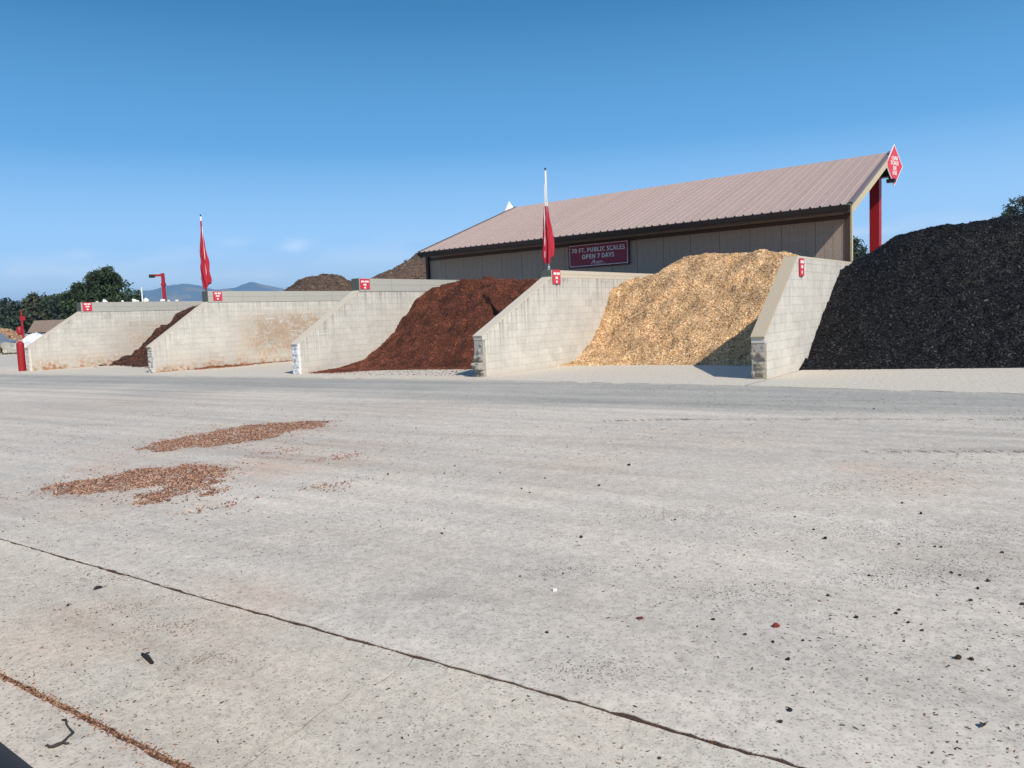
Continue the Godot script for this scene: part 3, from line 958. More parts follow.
# hf(u, s) -> height; u along ax, s along az from origin
func heap(called: String, label: String, group: String, origin: Vector3, ax: Vector3, az: Vector3, u0: float, u1: float, s0: float, s1: float, step: float, hf: Callable, base: Color, rough: float, cols: Array, n_chips: int, chip: Vector3, chip_mat: Material, sd: int) -> Node3D:
	var root := thing(called, label, "pile", Transform3D(Basis(), origin), group)
	var nu := int((u1 - u0) / step); var ns := int((s1 - s0) / step)
	var hs := PackedFloat32Array(); hs.resize((nu + 1) * (ns + 1))
	var mb := MB.new(); mb.use_col = true
	var r := RandomNumberGenerator.new(); r.seed = sd
	for j in ns + 1:
		for i in nu + 1:
			var h: float = hf.call(u0 + (u1 - u0) * i / nu, s0 + (s1 - s0) * j / ns)
			hs[j * (nu + 1) + i] = h
			var q := r.randf_range(0.85, 1.12)
			mb.col = Color(base.r * q, base.g * q, base.b * q)
			mb.vert(ax * (u0 + (u1 - u0) * i / nu) + az * (s0 + (s1 - s0) * j / ns) + Vector3(0, h, 0))
	for j in ns:
		for i in nu:
			var a := j * (nu + 1) + i
			if maxf(maxf(hs[a], hs[a + 1]), maxf(hs[a + nu + 1], hs[a + nu + 2])) < -0.01: continue
			mb.itri(a, a + 1, a + nu + 2); mb.itri(a, a + nu + 2, a + nu + 1)
	put("pile_body", mb, mat(Color.WHITE, rough, 0.0, true), root, true)
	var mottle := noise(1.3, sd + 3, 4)
	var mottled := 0.35 if called == "black_mulch_pile" else (0.5 if called == "wood_chip_pile" else 1.0)
	var xfs := []; var cc := []
	var tries := 0
	while xfs.size() < n_chips and tries < n_chips * 3:
		tries += 1
		var u := r.randf_range(u0, u1); var s := r.randf_range(s0, s1)
		var fi := (u - u0) / (u1 - u0) * nu; var fj := (s - s0) / (s1 - s0) * ns
		var i := mini(int(fi), nu - 1); var j := mini(int(fj), ns - 1)
		var a := j * (nu + 1) + i
		var h := lerpf(lerpf(hs[a], hs[a + 1], fi - i), lerpf(hs[a + nu + 1], hs[a + nu + 2], fi - i), fj - j)
		if h < -0.015 and r.randf() > 0.16 * exp(h / 0.045): continue
		var gu := (hs[a + 1] - hs[a]) * nu / (u1 - u0); var gs := (hs[a + nu + 1] - hs[a]) * ns / (s1 - s0)
		var nrm := (Vector3.UP - ax * gu - az * gs).normalized()
		var b := Basis(Quaternion(Vector3.UP, nrm)) * Basis.from_euler(Vector3(r.randfn(0, 0.32), r.randf() * TAU, r.randfn(0, 0.32)))
		var k := r.randf_range(0.6, 1.35)
		var patch := clampf(1.0 + mottle.get_noise_2d(u, s) * mottled, 0.35, 1.35)
		if r.randf() < 0.04: k *= 1.5
		b = b.scaled_local(Vector3(k * r.randf_range(0.7, 1.4), k, k))
		xfs.append(Transform3D(b, ax * u + az * s + Vector3(0, maxf(h, 0.0) + 0.006, 0)))
		var c0: Color = cols[r.randi() % cols.size()]
		var q := r.randf_range(0.75, 1.25) * patch
		cc.append(Color(c0.r * q, c0.g * q * lerpf(0.9, 1.0, clampf(patch, 0.0, 1.0)), c0.b * q * lerpf(0.85, 1.0, clampf(patch, 0.0, 1.0))))
	var half := xfs.size() / 2
	scatter("loose_chips", chip_mesh(chip, sd), chip_mat, root, xfs.slice(0, half), cc.slice(0, half))
	scatter("loose_chips", chip_mesh(chip * Vector3(0.7, 1.1, 1.1), sd + 1), chip_mat, root, xfs.slice(half), cc.slice(half))
	return root

func piles() -> void:
	var na := noise(0.35, 301, 4); var nb := noise(1.6, 302, 3); var nc := noise(5.0, 303, 2)
	var lump3 := func(u: float, s: float, a: float, o: float) -> float:
		return (na.get_noise_2d(u + o, s) * 1.3 + nb.get_noise_2d(u, s + o) * 0.7 + nc.get_noise_2d(u + o, s) * 0.32 - 0.9 * smoothstep(0.18, 0.5, nb.get_noise_2d(u * 0.9 + o, s * 0.9 + 70.0))) * a
	var Wd := 7.12
	# tan wood chips
	var tan_prof := [[-1.0, -0.6], [0.0, 0.02], [0.9, 0.16], [1.8, 0.62], [2.5, 1.2], [3.0, 1.85], [3.35, 2.34], [4.2, 2.62], [5.5, 2.8], [7.0, 2.9]]
	var tan_h := func(u: float, s: float) -> float:
		var toe := curve([[0, 3.75], [1.5, 4.15], [3, 4.25], [5, 4.1], [7.1, 3.7]], u)
		var edge: float = curve(tan_prof, s - toe)
		var crest := curve([[0, 2.7], [0.8, 3.04], [1.8, 3.36], [2.8, 3.52], [3.8, 3.53], [5.2, 3.36], [6.2, 3.10], [7.1, 2.88]], u)
		var mid := (s - toe) * 0.90
		var h := minf(mid, crest - 0.22 * maxf(0.0, s - toe - 4.2))
		h = h - 0.25 * exp(-absf(mid - crest) * 1.6)
		var t := smoothstep(0.0, 2.2, u)
		h = lerpf(minf(edge, crest), h, t)
		h -= smoothstep(5.6, 7.0, u) * maxf(0.0, s - 6.9) * 1.3
		return h + lump3.call(u, s, 0.105 * smoothstep(0.0, 0.6, h + 0.1) * (1.0 - 0.6 * smoothstep(4.5, 6.5, u)), 10.0) - 0.02
	heap("wood_chip_pile", "big heap of tan wood chips in the bin below the maroon sign", "", WALLS[3].s, ROW, B, 0.004, Wd, 2.6, 11.3, 0.09, tan_h, lin(196, 160, 114), 0.95,
		[lin(212, 178, 130), lin(204, 166, 118), lin(220, 192, 150), lin(194, 154, 110), lin(230, 208, 172), lin(136, 94, 68), lin(208, 170, 122), lin(162, 118, 84)], 140000, Vector3(0.044, 0.012, 0.024), M.chip, 401)
	# red-brown mulch
	var red_prof := [[-0.2, -0.1], [0.45, 0.02], [1.7, 0.1], [2.75, 0.26], [3.5, 0.60], [4.3, 1.10], [4.95, 1.78], [5.6, 2.34], [6.6, 2.74], [8.1, 3.03], [11.0, 3.15]]
	var red_h := func(u: float, s: float) -> float:
		var edge: float = curve(red_prof, s)
		var toe := curve([[0, 0.6], [0.8, 1.35], [2.5, 1.75], [5, 2.1], [7.1, 1.9]], u)
		var q := s - toe
		var mid := 0.16 * clampf(q, -0.3, 0.8) + 0.70 * maxf(0.0, q - 0.5)
		mid = minf(mid, 2.80 + 0.02 * q - 0.12 * exp(-pow((u - 3.0) / 1.2, 2.0)) - 0.12 * maxf(0.0, q - 4.2))
		var h := lerpf(edge, mid, smoothstep(0.1, 2.6, u))
		h -= smoothstep(5.2, 7.0, u) * maxf(0.0, s - 5.6) * 0.4
		h -= 0.5 * exp(-pow((u - 5.6) / 0.5, 2.0) - pow((s - 5.2) / 0.8, 2.0))
		var ledge := 0.16 * smoothstep(0.0, 0.2, na.get_noise_2d(u * 1.4, s * 1.4 + 50.0)) * smoothstep(0.8, 2.2, h)
		return h + lump3.call(u, s, 0.20 * smoothstep(0.0, 0.8, h + 0.05) * (0.35 + 0.65 * smoothstep(0.0, 1.2, u)), 30.0) + ledge * smoothstep(0.0, 1.4, u) - 0.02
	heap("red_mulch_pile", "heap of dark red-brown bark mulch between two divider walls", "", WALLS[2].s, ROW, B, 0.004, Wd, -0.1, 11.0, 0.09, red_h, lin(78, 41, 26), 0.97,
		[lin(112, 60, 40), lin(94, 50, 33), lin(80, 41, 28), lin(130, 74, 50), lin(62, 32, 23), lin(102, 56, 38)], 90000, Vector3(0.042, 0.016, 0.024), M.chip, 411)
	# black mulch
	var blk_prof := [[-0.6, -0.4], [0.0, 0.02], [0.75, 0.36], [1.4, 0.84], [2.35, 1.46], [3.4, 2.13], [3.95, 2.55], [4.85, 2.78], [6.0, 3.02], [8.0, 3.1]]
	var blk_h := func(u: float, s: float) -> float:
		var toe := curve([[0, 2.45], [2.3, 2.85], [4.7, 3.3], [7, 3.8], [10, 5.2], [12, 8]], u)
		var crest := curve([[0, 3.02], [1.0, 3.46], [2.0, 3.70], [3.0, 3.82], [4.0, 3.90], [6.0, 4.05], [8, 3.6], [10.5, 1.6], [12, -0.3]], u)
		var edge: float = curve(blk_prof, s - toe)
		var mid := (s - toe) * 0.72
		var h := lerpf(minf(edge, crest), mid, smoothstep(0.0, 1.6, u))
		h = minf(h, crest) - 0.16 * exp(-absf(h - crest) * 2.0)
		h -= 0.5 * exp(-pow((u - 4.7) / 1.3, 2.0) - pow((s - 7.2) / 0.9, 2.0))
		h -= maxf(0.0, s - 10.2) * 0.6
		return h + lump3.call(u, s, 0.09 * smoothstep(0.0, 0.6, h + 0.1), 60.0) - 0.02
	heap("black_mulch_pile", "largest heap, glossy black mulch beside the last divider wall", "", WALLS[4].s, ROW, B, 0.004, 12.0, 2.0, 12.5, 0.10, blk_h, lin(10, 10, 11), 0.9,
		[lin(16, 15, 16), lin(12, 12, 13), lin(21, 20, 21), lin(28, 27, 29), lin(10, 10, 11), lin(38, 37, 39), lin(14, 14, 15), lin(18, 17, 18), lin(12, 12, 12), lin(24, 23, 24), lin(16, 16, 17), lin(62, 62, 65)], 130000, Vector3(0.044, 0.012, 0.024), M.black_chip, 421)
	# remains in the far bin
	var brn_prof := [[2.2, -0.2], [3.2, 0.02], [4.3, 0.30], [4.9, 0.65], [5.6, 1.2], [5.95, 1.74], [6.65, 1.92], [6.95, 2.34], [7.5, 2.58], [8.4, 2.78], [11.0, 2.84]]
	var brn_h := func(u: float, s: float) -> float:
		var toe := curve([[0, 0.0], [1.5, 0.2], [4, 0.9], [7, 1.0]], u)
		return curve(brn_prof, s + toe * 0.6) + lump3.call(u, s, 0.13, 80.0) - 0.02
	heap("brown_mulch_pile", "dark brown mulch heap half hidden behind the wall with the left flag", "", WALLS[0].s, ROW, B, 0.004, 8.9, 1.6, 11.0, 0.12, brn_h, lin(54, 32, 24), 0.97,
		[lin(80, 48, 36), lin(66, 38, 28), lin(100, 64, 46), lin(54, 31, 24)], 30000, Vector3(0.07, 0.022, 0.035), M.chip, 431)
	# thin leftovers along the foot of the second wall
	var left_h := func(u: float, s: float) -> float:
		return 0.10 * exp(-u / 0.45) * smoothstep(0.4, 2.5, s) + 0.55 * smoothstep(7.5, 10.4, s) + lump3.call(u, s, 0.05, 95.0) - 0.055 - 0.5 * smoothstep(0.7, 1.3, u) * (1.0 - smoothstep(7.0, 9.0, s))
	heap("mulch_leftovers", "thin reddish mulch left along the foot of the stained wall", "", WALLS[1].s, ROW, B, 0.004, 6.9, 0.3, 10.4, 0.12, left_h, lin(120, 82, 58), 0.97,
		[lin(150, 100, 68), lin(128, 80, 54), lin(110, 66, 46)], 9000, Vector3(0.06, 0.02, 0.03), M.chip, 441)
	# great heaps behind the bins
	var far := [
		["brown_chip_pile", "dome-shaped brown chip heap behind the empty bin", Vector3(-12.45, 0, -54.0), 5.45, 9.6, lin(88, 72, 60), 461],
		["grey_brown_chip_pile", "grey-brown chip heap rising beside the building's far end", Vector3(-2.6, 0, -58.0), 8.2, 16.5, lin(100, 80, 66), 471],
	]
	for f in far:
		var hh: float = f[3]; var rad: float = f[4]
		var fh := func(u: float, s: float) -> float:
			var d := sqrt(u * u + s * s)
			var q := 1.0 - d / rad
			var h := hh * (q * 0.95 if q < 0.75 else 0.7125 + 0.2 * (1.0 - exp(-(q - 0.75) * 5.5)) + 0.02)
			return h + lump3.call(u * 0.6, s * 0.6, 0.22 * smoothstep(0.0, 1.0, h), f[6]) - 0.05
		heap(f[0], f[1], "", f[2], Vector3.RIGHT, Vector3.BACK, -rad, rad, -rad, rad, 0.25, fh, f[5], 0.97,
			[f[5] * 1.25, f[5] * 0.9, f[5] * 1.6, f[5] * 0.7], 26000, Vector3(0.12, 0.04, 0.07), M.chip, f[6])

# ---------------------------------------------------------------- flags
func flags() -> void:
	var specs := [[1, 2.54, 5.95, 3.20, 0.06, "furled red flag on the wall left of the empty bin"], [3, 3.57, 5.88, 3.20, 0.39, "furled red and white flag in front of the brown roof"]]
	for f in specs:
		var w: Dictionary = WALLS[f[0]]
		var p: Vector3 = w.s + B * f[1] - N * 0.15
		var top: float = f[2]; var low: float = f[3]
		var root := thing("flag", f[5], "flag", Transform3D(Basis(), p), "furled flags on the bin walls")
		var pole := MB.new()
		pole.tube([Vector3(0, w.top + 0.01, 0), Vector3(0, top, 0)], [0.024, 0.014], 10)
		pole.tube([Vector3(0, w.top + 0.005, 0), Vector3(0, w.top + 0.12, 0)], [0.05, 0.04], 10)
		put("pole", pole, M.steel, root, true)
		var fin := MB.new(); fin.tube([Vector3(0, top - 0.01, 0), Vector3(0, top + 0.03, 0), Vector3(0, top + 0.06, 0)], [0.02, 0.032, 0.01], 10); put("finial", fin, M.dark, root, true)
		# cloth hanging in folds round the pole: three tapering pleated tongues
		var cloth := noise(0.8, 500 + f[0], 3)
		for part in 2:
			var mb := MB.new()
			var a: float = 0.0 if part == 0 else f[4]
			var b: float = f[4] if part == 0 else 1.0
			var rows := 30; var sides := 40
			var ok := func(t: float, k: int) -> Vector3:
				var an := TAU * k / sides
				var y := lerpf(top - 0.03, low, t)
				var rad := (0.024 + 0.098 * smoothstep(0.22, 0.92, t) if f[0] == 3 else 0.028 + 0.098 * smoothstep(0.05, 0.85, t))
				if t > 0.93: rad *= 1.0 - 0.18 * (t - 0.93) / 0.07
				var fold := 1.0 + 0.5 * sin(an * 4.0 + 2.2 * t + cloth.get_noise_1d(t * 3.0) * 2.0) * smoothstep(0.05, 0.4, t) + 0.14 * sin(an * 9.0 + t * 5.0)
				var sway := Vector3(cloth.get_noise_1d(t * 1.6) * 0.10 - 0.015, 0, cloth.get_noise_1d(t * 1.6 + 40.0) * 0.06)
				var hem := (0.05 * sin(an * 2.0 + 1.0) + 0.10 * cos(an + 0.4)) * smoothstep(0.75, 1.0, t)
				sway += Vector3(0.05, 0, 0.02) * t * t
				return Vector3(cos(an) * rad * fold, y + hem, sin(an) * rad * 0.75 * fold) + sway * smoothstep(0.1, 0.8, t)
			for i in rows + 1:
				for k in sides: mb.vert(ok.call(lerpf(a, b, float(i) / rows), k))
			for i in rows:
				for k in sides:
					var q := i * sides + k; var q2 := i * sides + (k + 1) % sides
					mb.itri(q, q2, q2 + sides); mb.itri(q, q2 + sides, q + sides)
			var cm := mat(srgb(236, 232, 228) if part == 0 else srgb(172, 34, 52), 0.9)
			cm.backlight = Color(0.25, 0.2, 0.2) if part == 0 else Color(0.25, 0.03, 0.04)
			put("white_cloth" if part == 0 else "red_cloth", mb, cm, root, true)
		# pale selvedge down one side
		var sv := MB.new(); var pts := []; var rr := []
		for i in 14:
			var t := lerpf(0.15, 0.97, i / 13.0)
			pts.append(Vector3((0.09 if f[0] == 1 else -0.10) * (0.3 + 0.8 * t), lerpf(top, low, t), 0.055 * (0.4 + t))); rr.append(0.009 + 0.005 * sin(i * 1.3))
		sv.tube(pts, rr, 6)
		put("selvedge", sv, M.white, root, true)

# ---------------------------------------------------------------- small things of the far yard
func far_yard() -> void:
	# red bollard in front of the first wall
	var b := thing("bollard", "red bollard standing at the front end of the first wall", "bollard", Transform3D(Basis(), Vector3(-21.57, 0.01, -35.32)))
	var mb := MB.new(); mb.tube([Vector3(0, 0, 0), Vector3(0, 1.2, 0), Vector3(0, 1.26, 0), Vector3(0, 1.29, 0)], [0.155, 0.155, 0.12, 0.04], 20); put("pipe", mb, M.red, b, true)
	mb = MB.new(); mb.tube([Vector3(0.26, 0, -0.10), Vector3(0.26, 0.85, -0.10)], [0.07, 0.07], 12); put("side_pipe", mb, mat(srgb(120, 58, 40), 0.7), b, true)
	mb = MB.new(); mb.tube([Vector3(0, 1.29, 0), Vector3(0, 1.33, 0), Vector3(0, 1.36, 0)], [0.13, 0.11, 0.03], 16); put("cap", mb, mat(srgb(226, 120, 110), 0.6), b, true)
	# red hydrant post beyond it
	var hp := thing("standpipe", "red standpipe with a round valve wheel beyond the bollard", "standpipe", Transform3D(Basis(), Vector3(-31.5, 0, -52.0)))
	mb = MB.new(); mb.tube([Vector3(0, 0, 0), Vector3(0, 2.55, 0)], [0.07, 0.055], 10); put("pipe", mb, M.red, hp, true)
	mb = MB.new(); mb.tube([Vector3(0, 2.45, 0), Vector3(0, 3.2, 0)], [0.04, 0.03], 8); put("rod", mb, M.red, hp, true)
	mb = MB.new(); mb.tube([Vector3(-0.16, 1.55, 0.1), Vector3(-0.16, 1.75, 0.1), Vector3(-0.16, 1.95, 0.1), Vector3(-0.16, 2.12, 0.1)], [0.10, 0.18, 0.18, 0.09], 14); put("valve_body", mb, M.red, hp, true)
	mb = MB.new(); mb.box(Vector3(-0.1, 2.5, -0.04), Vector3(0.22, 2.78, 0.04)); put("lever", mb, M.red, hp)
	# white bulk bags
	var nz := noise(1.3, 610, 3)
	for q in [[Vector3(-22.85, 0, -38.6), 0.52, 1.62, "slumped white bulk bag behind the sloping end of the first wall"], [Vector3(-21.75, 0, -39.4), 0.60, 1.62, "white tarpaulin-covered bag beside the slumped one, half behind the wall"]]:
		var g := thing("bulk_bag", q[3], "bag", Transform3D(Basis(), q[0]), "white bags behind the first wall")
		mb = MB.new()
		var rows := 14; var sides := 28
		for i in rows + 1:
			var t := float(i) / rows
			for k in sides:
				var an := TAU * k / sides
				var sq := pow(pow(absf(cos(an)), 4.0) + pow(absf(sin(an)), 4.0), -0.25)
				var rad: float = q[1] * sq * (0.9 + 0.25 * sin(t * PI)) * (1.0 if t < 0.75 else 1.0 - pow((t - 0.75) / 0.25, 2.0) * 0.92)
				var p := Vector3(cos(an) * rad, q[2] * t, sin(an) * rad)
				mb.vert(p + Vector3(1, 0.6, 1) * nz.get_noise_3d(p.x * 2.0 + q[0].x, p.y * 3.0, p.z * 2.0) * 0.28 * smoothstep(0.0, 0.3, t))
		for i in rows:
			for k in sides:
				var a := i * sides + k; var a2 := i * sides + (k + 1) % sides
				mb.itri(a, a2 + sides, a2); mb.itri(a, a + sides, a2 + sides)
		put("sack", mb, mat(srgb(226, 230, 236), 0.7), g, true)
		for k in 4:
			var lp := MB.new()
			var c0 := Vector3((0.5 if k & 1 else -0.5) * q[1], q[2] * 0.93, (0.5 if k & 2 else -0.5) * q[1])
			lp.tube([c0, c0 + Vector3(0.02, 0.07, 0.05), c0 + Vector3(0.10, 0.09, 0.02), c0 + Vector3(0.15, -0.02, 0)], [0.02, 0.02, 0.02, 0.02], 6)
			put("loop", lp, mat(srgb(205, 212, 226), 0.7), g, true)
	# open shed
	var sh := thing("shed", "low open-fronted brown shed with a gable roof under the trees", "shed", Transform3D(Basis(Vector3.UP, deg_to_rad(14)), Vector3(-45.4, -0.5, -78.0)))
	var wood := tri_mat(M.rough_noise, 1.4, srgb(96, 80, 66)); var rfm := tri_mat(M.rough_noise, 2.0, srgb(168, 146, 128))
	for i in 9:
		for side in 2:
			mb = MB.new()
			var x0 := -0.6 + i * 1.05
			var za := 2.2 if side == 0 else -2.2
			mb.prism(PackedVector2Array([Vector2(0, 3.28), Vector2(za, 2.2), Vector2(za, 2.28), Vector2(0, 3.36)]), x0, x0 + 1.03, func(a, bb, d): return Vector3(d, bb, a))
			put("roof_sheet", mb, rfm, sh)
	for x in [-0.3, 2.6, 5.5, 8.5]:
		for z in [-1.9, 1.9]:
			mb = MB.new(); mb.box(Vector3(x - 0.08, 0, z - 0.08), Vector3(x + 0.08, 2.3, z + 0.08)); put("post", mb, wood, sh)
	mb = MB.new(); mb.box(Vector3(-0.3, 0, -1.98), Vector3(8.5, 2.25, -1.9)); put("rear_boards", mb, mat(srgb(60, 48, 40), 0.9), sh)
	mb = MB.new(); mb.prism(PackedVector2Array([Vector2(-1.9, 2.3), Vector2(1.9, 2.3), Vector2(0, 3.25)]), -0.35, -0.28, func(a, bb, d): return Vector3(d, bb, a)); put("gable", mb, mat(srgb(58, 46, 40), 0.9), sh)
	mb = MB.new(); mb.box(Vector3(-0.3, 2.12, 1.86), Vector3(8.5, 2.3, 1.94)); put("beam", mb, wood, sh)
	# grey pick-up truck
	pickup(Vector3(-46.9, 0, -72.0))
	# tan heap at the edge
	var nz2 := noise(0.5, 620, 3)
	var th := func(u: float, s: float) -> float:
		return 2.7 * (1.0 - sqrt(u * u * 0.7 + s * s) / 5.6) + nz2.get_noise_2d(u, s) * 0.5
	heap("sand_pile", "low tan heap of earth at the edge under the trees", "", Vector3(-54.8, 0, -85.0), Vector3.RIGHT, Vector3.BACK, -7, 7, -6, 6, 0.25, th, lin(150, 118, 92), 0.97, [lin(170, 136, 106), lin(140, 108, 84), lin(186, 158, 128)], 5000, Vector3(0.16, 0.06, 0.1), M.chip, 621)
	# pallets of stone and a yellow barrel
	var names := ["pallet of whitish stones beside the yellow barrel", "pallet of whitish stones nearest the red bollard"]
	for i in 2:
		var pl := thing("stone_pallet", names[i], "pallet", Transform3D(Basis(Vector3.UP, 0.2 * i), Vector3(-41.1 + i * 1.7, 0, -66.5)), "pallets of stone in the far yard")
		mb = MB.new()
		for k in 5: mb.box(Vector3(-0.7, 0.10, -0.6 + k * 0.26), Vector3(0.7, 0.13, -0.42 + k * 0.26))
		for k in 3: mb.box(Vector3(-0.7 + k * 0.62, 0, -0.6), Vector3(-0.58 + k * 0.62, 0.1, 0.62))
		put("deck", mb, wood, pl)
		for k in 16:
			mb = MB.new()
			var sz := Vector3(rng.randf_range(0.3, 0.45), rng.randf_range(0.2, 0.3), rng.randf_range(0.3, 0.45))
			var c := Vector3(-0.42 + 0.42 * (k % 3), 0.26 + 0.22 * (k / 6), -0.3 + 0.5 * ((k / 3) % 2)) + Vector3(rng.randf_range(-0.06, 0.06), 0, rng.randf_range(-0.06, 0.06))
			inst("stone", chip_mesh(sz * 1.9, 630 + k), tri_mat(M.cement, 0.6, srgb(188, 180, 172)) if k == 0 else M.cap, pl, Transform3D(Basis.from_euler(Vector3(0, rng.randf() * TAU, 0)), c))
	var yb := thing("barrel", "yellow barrel by the pallets of stone in the far yard", "barrel", Transform3D(Basis(), Vector3(-42.0, 0, -65.4)))
	mb = MB.new()
	mb.tube([Vector3(0, 0, 0), Vector3(0, 0.3, 0), Vector3(0, 0.33, 0), Vector3(0, 0.36, 0), Vector3(0, 0.62, 0), Vector3(0, 0.65, 0), Vector3(0, 0.68, 0), Vector3(0, 1.0, 0)], [0.33, 0.33, 0.35, 0.33, 0.33, 0.35, 0.33, 0.33], 20)
	put("drum", mb, mat(srgb(205, 150, 40), 0.5), yb)
	mb = MB.new(); mb.tube([Vector3(0, 1.0, 0), Vector3(0, 1.03, 0)], [0.345, 0.345], 20); put("lid", mb, mat(srgb(180, 128, 34), 0.5), yb)
	# white stones lying on the far wall's cap
	var w: Dictionary = WALLS[0]
	var spots := [[0.83, 0.04], [1.18, 0.085], [2.03, 0.055], [2.63, 0.085], [2.80, 0.05], [3.20, 0.11], [4.08, 0.09], [4.40, 0.05], [4.85, 0.06]]
	var sm := mat(srgb(236, 234, 230), 0.8)
	for i in spots.size():
		var r: float = spots[i][1]
		var o := inst("white_stone", clod_mesh(650 + i), sm, self, Transform3D(Basis.from_euler(Vector3(0, i * 1.3, 0)).scaled(Vector3(r, r, r) * 2.6), w.s + B * (w.sc + spots[i][0]) - N * 0.14 + Vector3(0, w.top + r * 0.55, 0)))
		tag(o, ["smallest white stone on the wall cap, nearest the red sign", "flat white stone on the wall cap, second from the red sign", "white stone on the wall cap, third from the red sign", "white stone on the wall cap touching a smaller one, left of the biggest", "small white stone against its neighbour on the wall cap", "biggest white stone on the wall cap", "white stone on the wall cap just below the red lamp post", "small white stone on the wall cap right of the red lamp post", "last white stone on the wall cap, nearest the flag"][i], "stone", "white stones on the wall cap")
	# red lamp post with an arm, thin white pole
	var lp := thing("lamp_post", "red lamp post with a short arm beyond the first wall", "lamp post", Transform3D(Basis(), Vector3(-25.6, 0, -60.0)))
	mb = MB.new(); mb.box(Vector3(-0.10, 0, -0.10), Vector3(0.10, 5.7, 0.10)); put("post", mb, M.red, lp)
	mb = MB.new(); mb.box(Vector3(-0.62, 5.48, -0.08), Vector3(-0.11, 5.64, 0.08)); put("arm", mb, M.red, lp)
	mb = MB.new(); mb.box(Vector3(-0.98, 5.40, -0.14), Vector3(-0.62, 5.64, 0.14)); put("lamp_head", mb, M.dark, lp)
	mb = MB.new(); mb.box(Vector3(-0.14, 4.75, -0.14), Vector3(0.14, 4.95, 0.14)); put("collar", mb, M.red, lp)
	var wp := thing("white_pole", "thin white pole beyond the first wall's stones", "pole", Transform3D(Basis(), Vector3(-31.8, 0, -70.0)))
	mb = MB.new(); mb.tube([Vector3(0, 0, 0), Vector3(0, 5.2, 0)], [0.07, 0.05], 8); put("shaft", mb, M.white, wp, true)
	mb = MB.new(); mb.tube([Vector3(0, 5.2, 0), Vector3(0, 5.27, 0)], [0.07, 0.03], 8); put("cap", mb, M.white, wp, true)
	# white pointed silo behind the building
	var si := thing("silo", "white silo whose pointed cap shows above the brown roof", "silo", Transform3D(Basis(), Vector3(0.35, 0, -66.0)))
	mb = MB.new(); mb.tube([Vector3(0, 0, 0), Vector3(0, 7.9, 0)], [1.75, 1.75], 32); put("drum", mb, M.white, si, true)
	mb = MB.new(); mb.tube([Vector3(0, 7.86, 0), Vector3(0, 10.75, 0)], [1.85, 0.03], 32); put("roof", mb, mat(srgb(240, 240, 238), 0.5), si, true)

func pickup(at: Vector3) -> void:
	var root := thing("pickup_truck", "grey pickup truck parked before the tan heap", "truck", Transform3D(Basis(Vector3.UP, deg_to_rad(-8)), at))
	var paint := mat(srgb(120, 124, 132), 0.3); paint.clearcoat_enabled = true
	var prof := PackedVector2Array([Vector2(-2.6, 0.5), Vector2(2.6, 0.5), Vector2(2.65, 0.8), Vector2(2.55, 1.08), Vector2(1.5, 1.18), Vector2(0.75, 1.80), Vector2(-0.65, 1.82), Vector2(-0.8, 1.15), Vector2(-2.6, 1.12)])
	var mb := MB.new(); mb.prism(prof, -0.92, 0.92, func(a, b, d): return Vector3(a, b, d)); put("body", mb, paint, root)
	for s in [-1, 1]:
		mb = MB.new(); mb.prism(PackedVector2Array([Vector2(-0.6, 1.22), Vector2(1.3, 1.22), Vector2(0.72, 1.72), Vector2(-0.55, 1.74)]), 0.921 * s, 0.93 * s, func(a, b, d): return Vector3(a, b, d)); put("window", mb, mat(srgb(20, 24, 28), 0.1), root)
		for x in [-1.65, 1.7]:
			mb = MB.new(); mb.tube([Vector3(x, 0.38, 0.68 * s), Vector3(x, 0.38, 0.95 * s)], [0.38, 0.38], 20); put("wheel", mb, M.dark, root)
	mb = MB.new(); mb.box(Vector3(2.62, 0.75, -0.85), Vector3(2.67, 0.95, 0.85)); put("grille", mb, M.dark, root)

# ---------------------------------------------------------------- trees
func leaf_clump(sz: float, sd: int) -> ArrayMesh:
	var r := RandomNumberGenerator.new(); r.seed = sd
	var mb := MB.new()
	for k in 7:
		var c := Vector3(r.randfn(0, 0.5), r.randfn(0, 0.4), r.randfn(0, 0.5)) * sz
		var b := Basis.from_euler(Vector3(r.randf() * TAU, r.randf() * TAU, r.randf() * TAU))
		var l := sz * r.randf_range(0.35, 0.65); var wd := l * r.randf_range(0.35, 0.6)
		mb.tri(c + b * Vector3(-wd, 0, 0), c + b * Vector3(wd, 0, 0), c + b * Vector3(0, l, 0))
		mb.tri(c + b * Vector3(-wd, 0, 0), c + b * Vector3(0, -l, 0.2 * l), c + b * Vector3(wd, 0, 0))
	return mb.mesh()

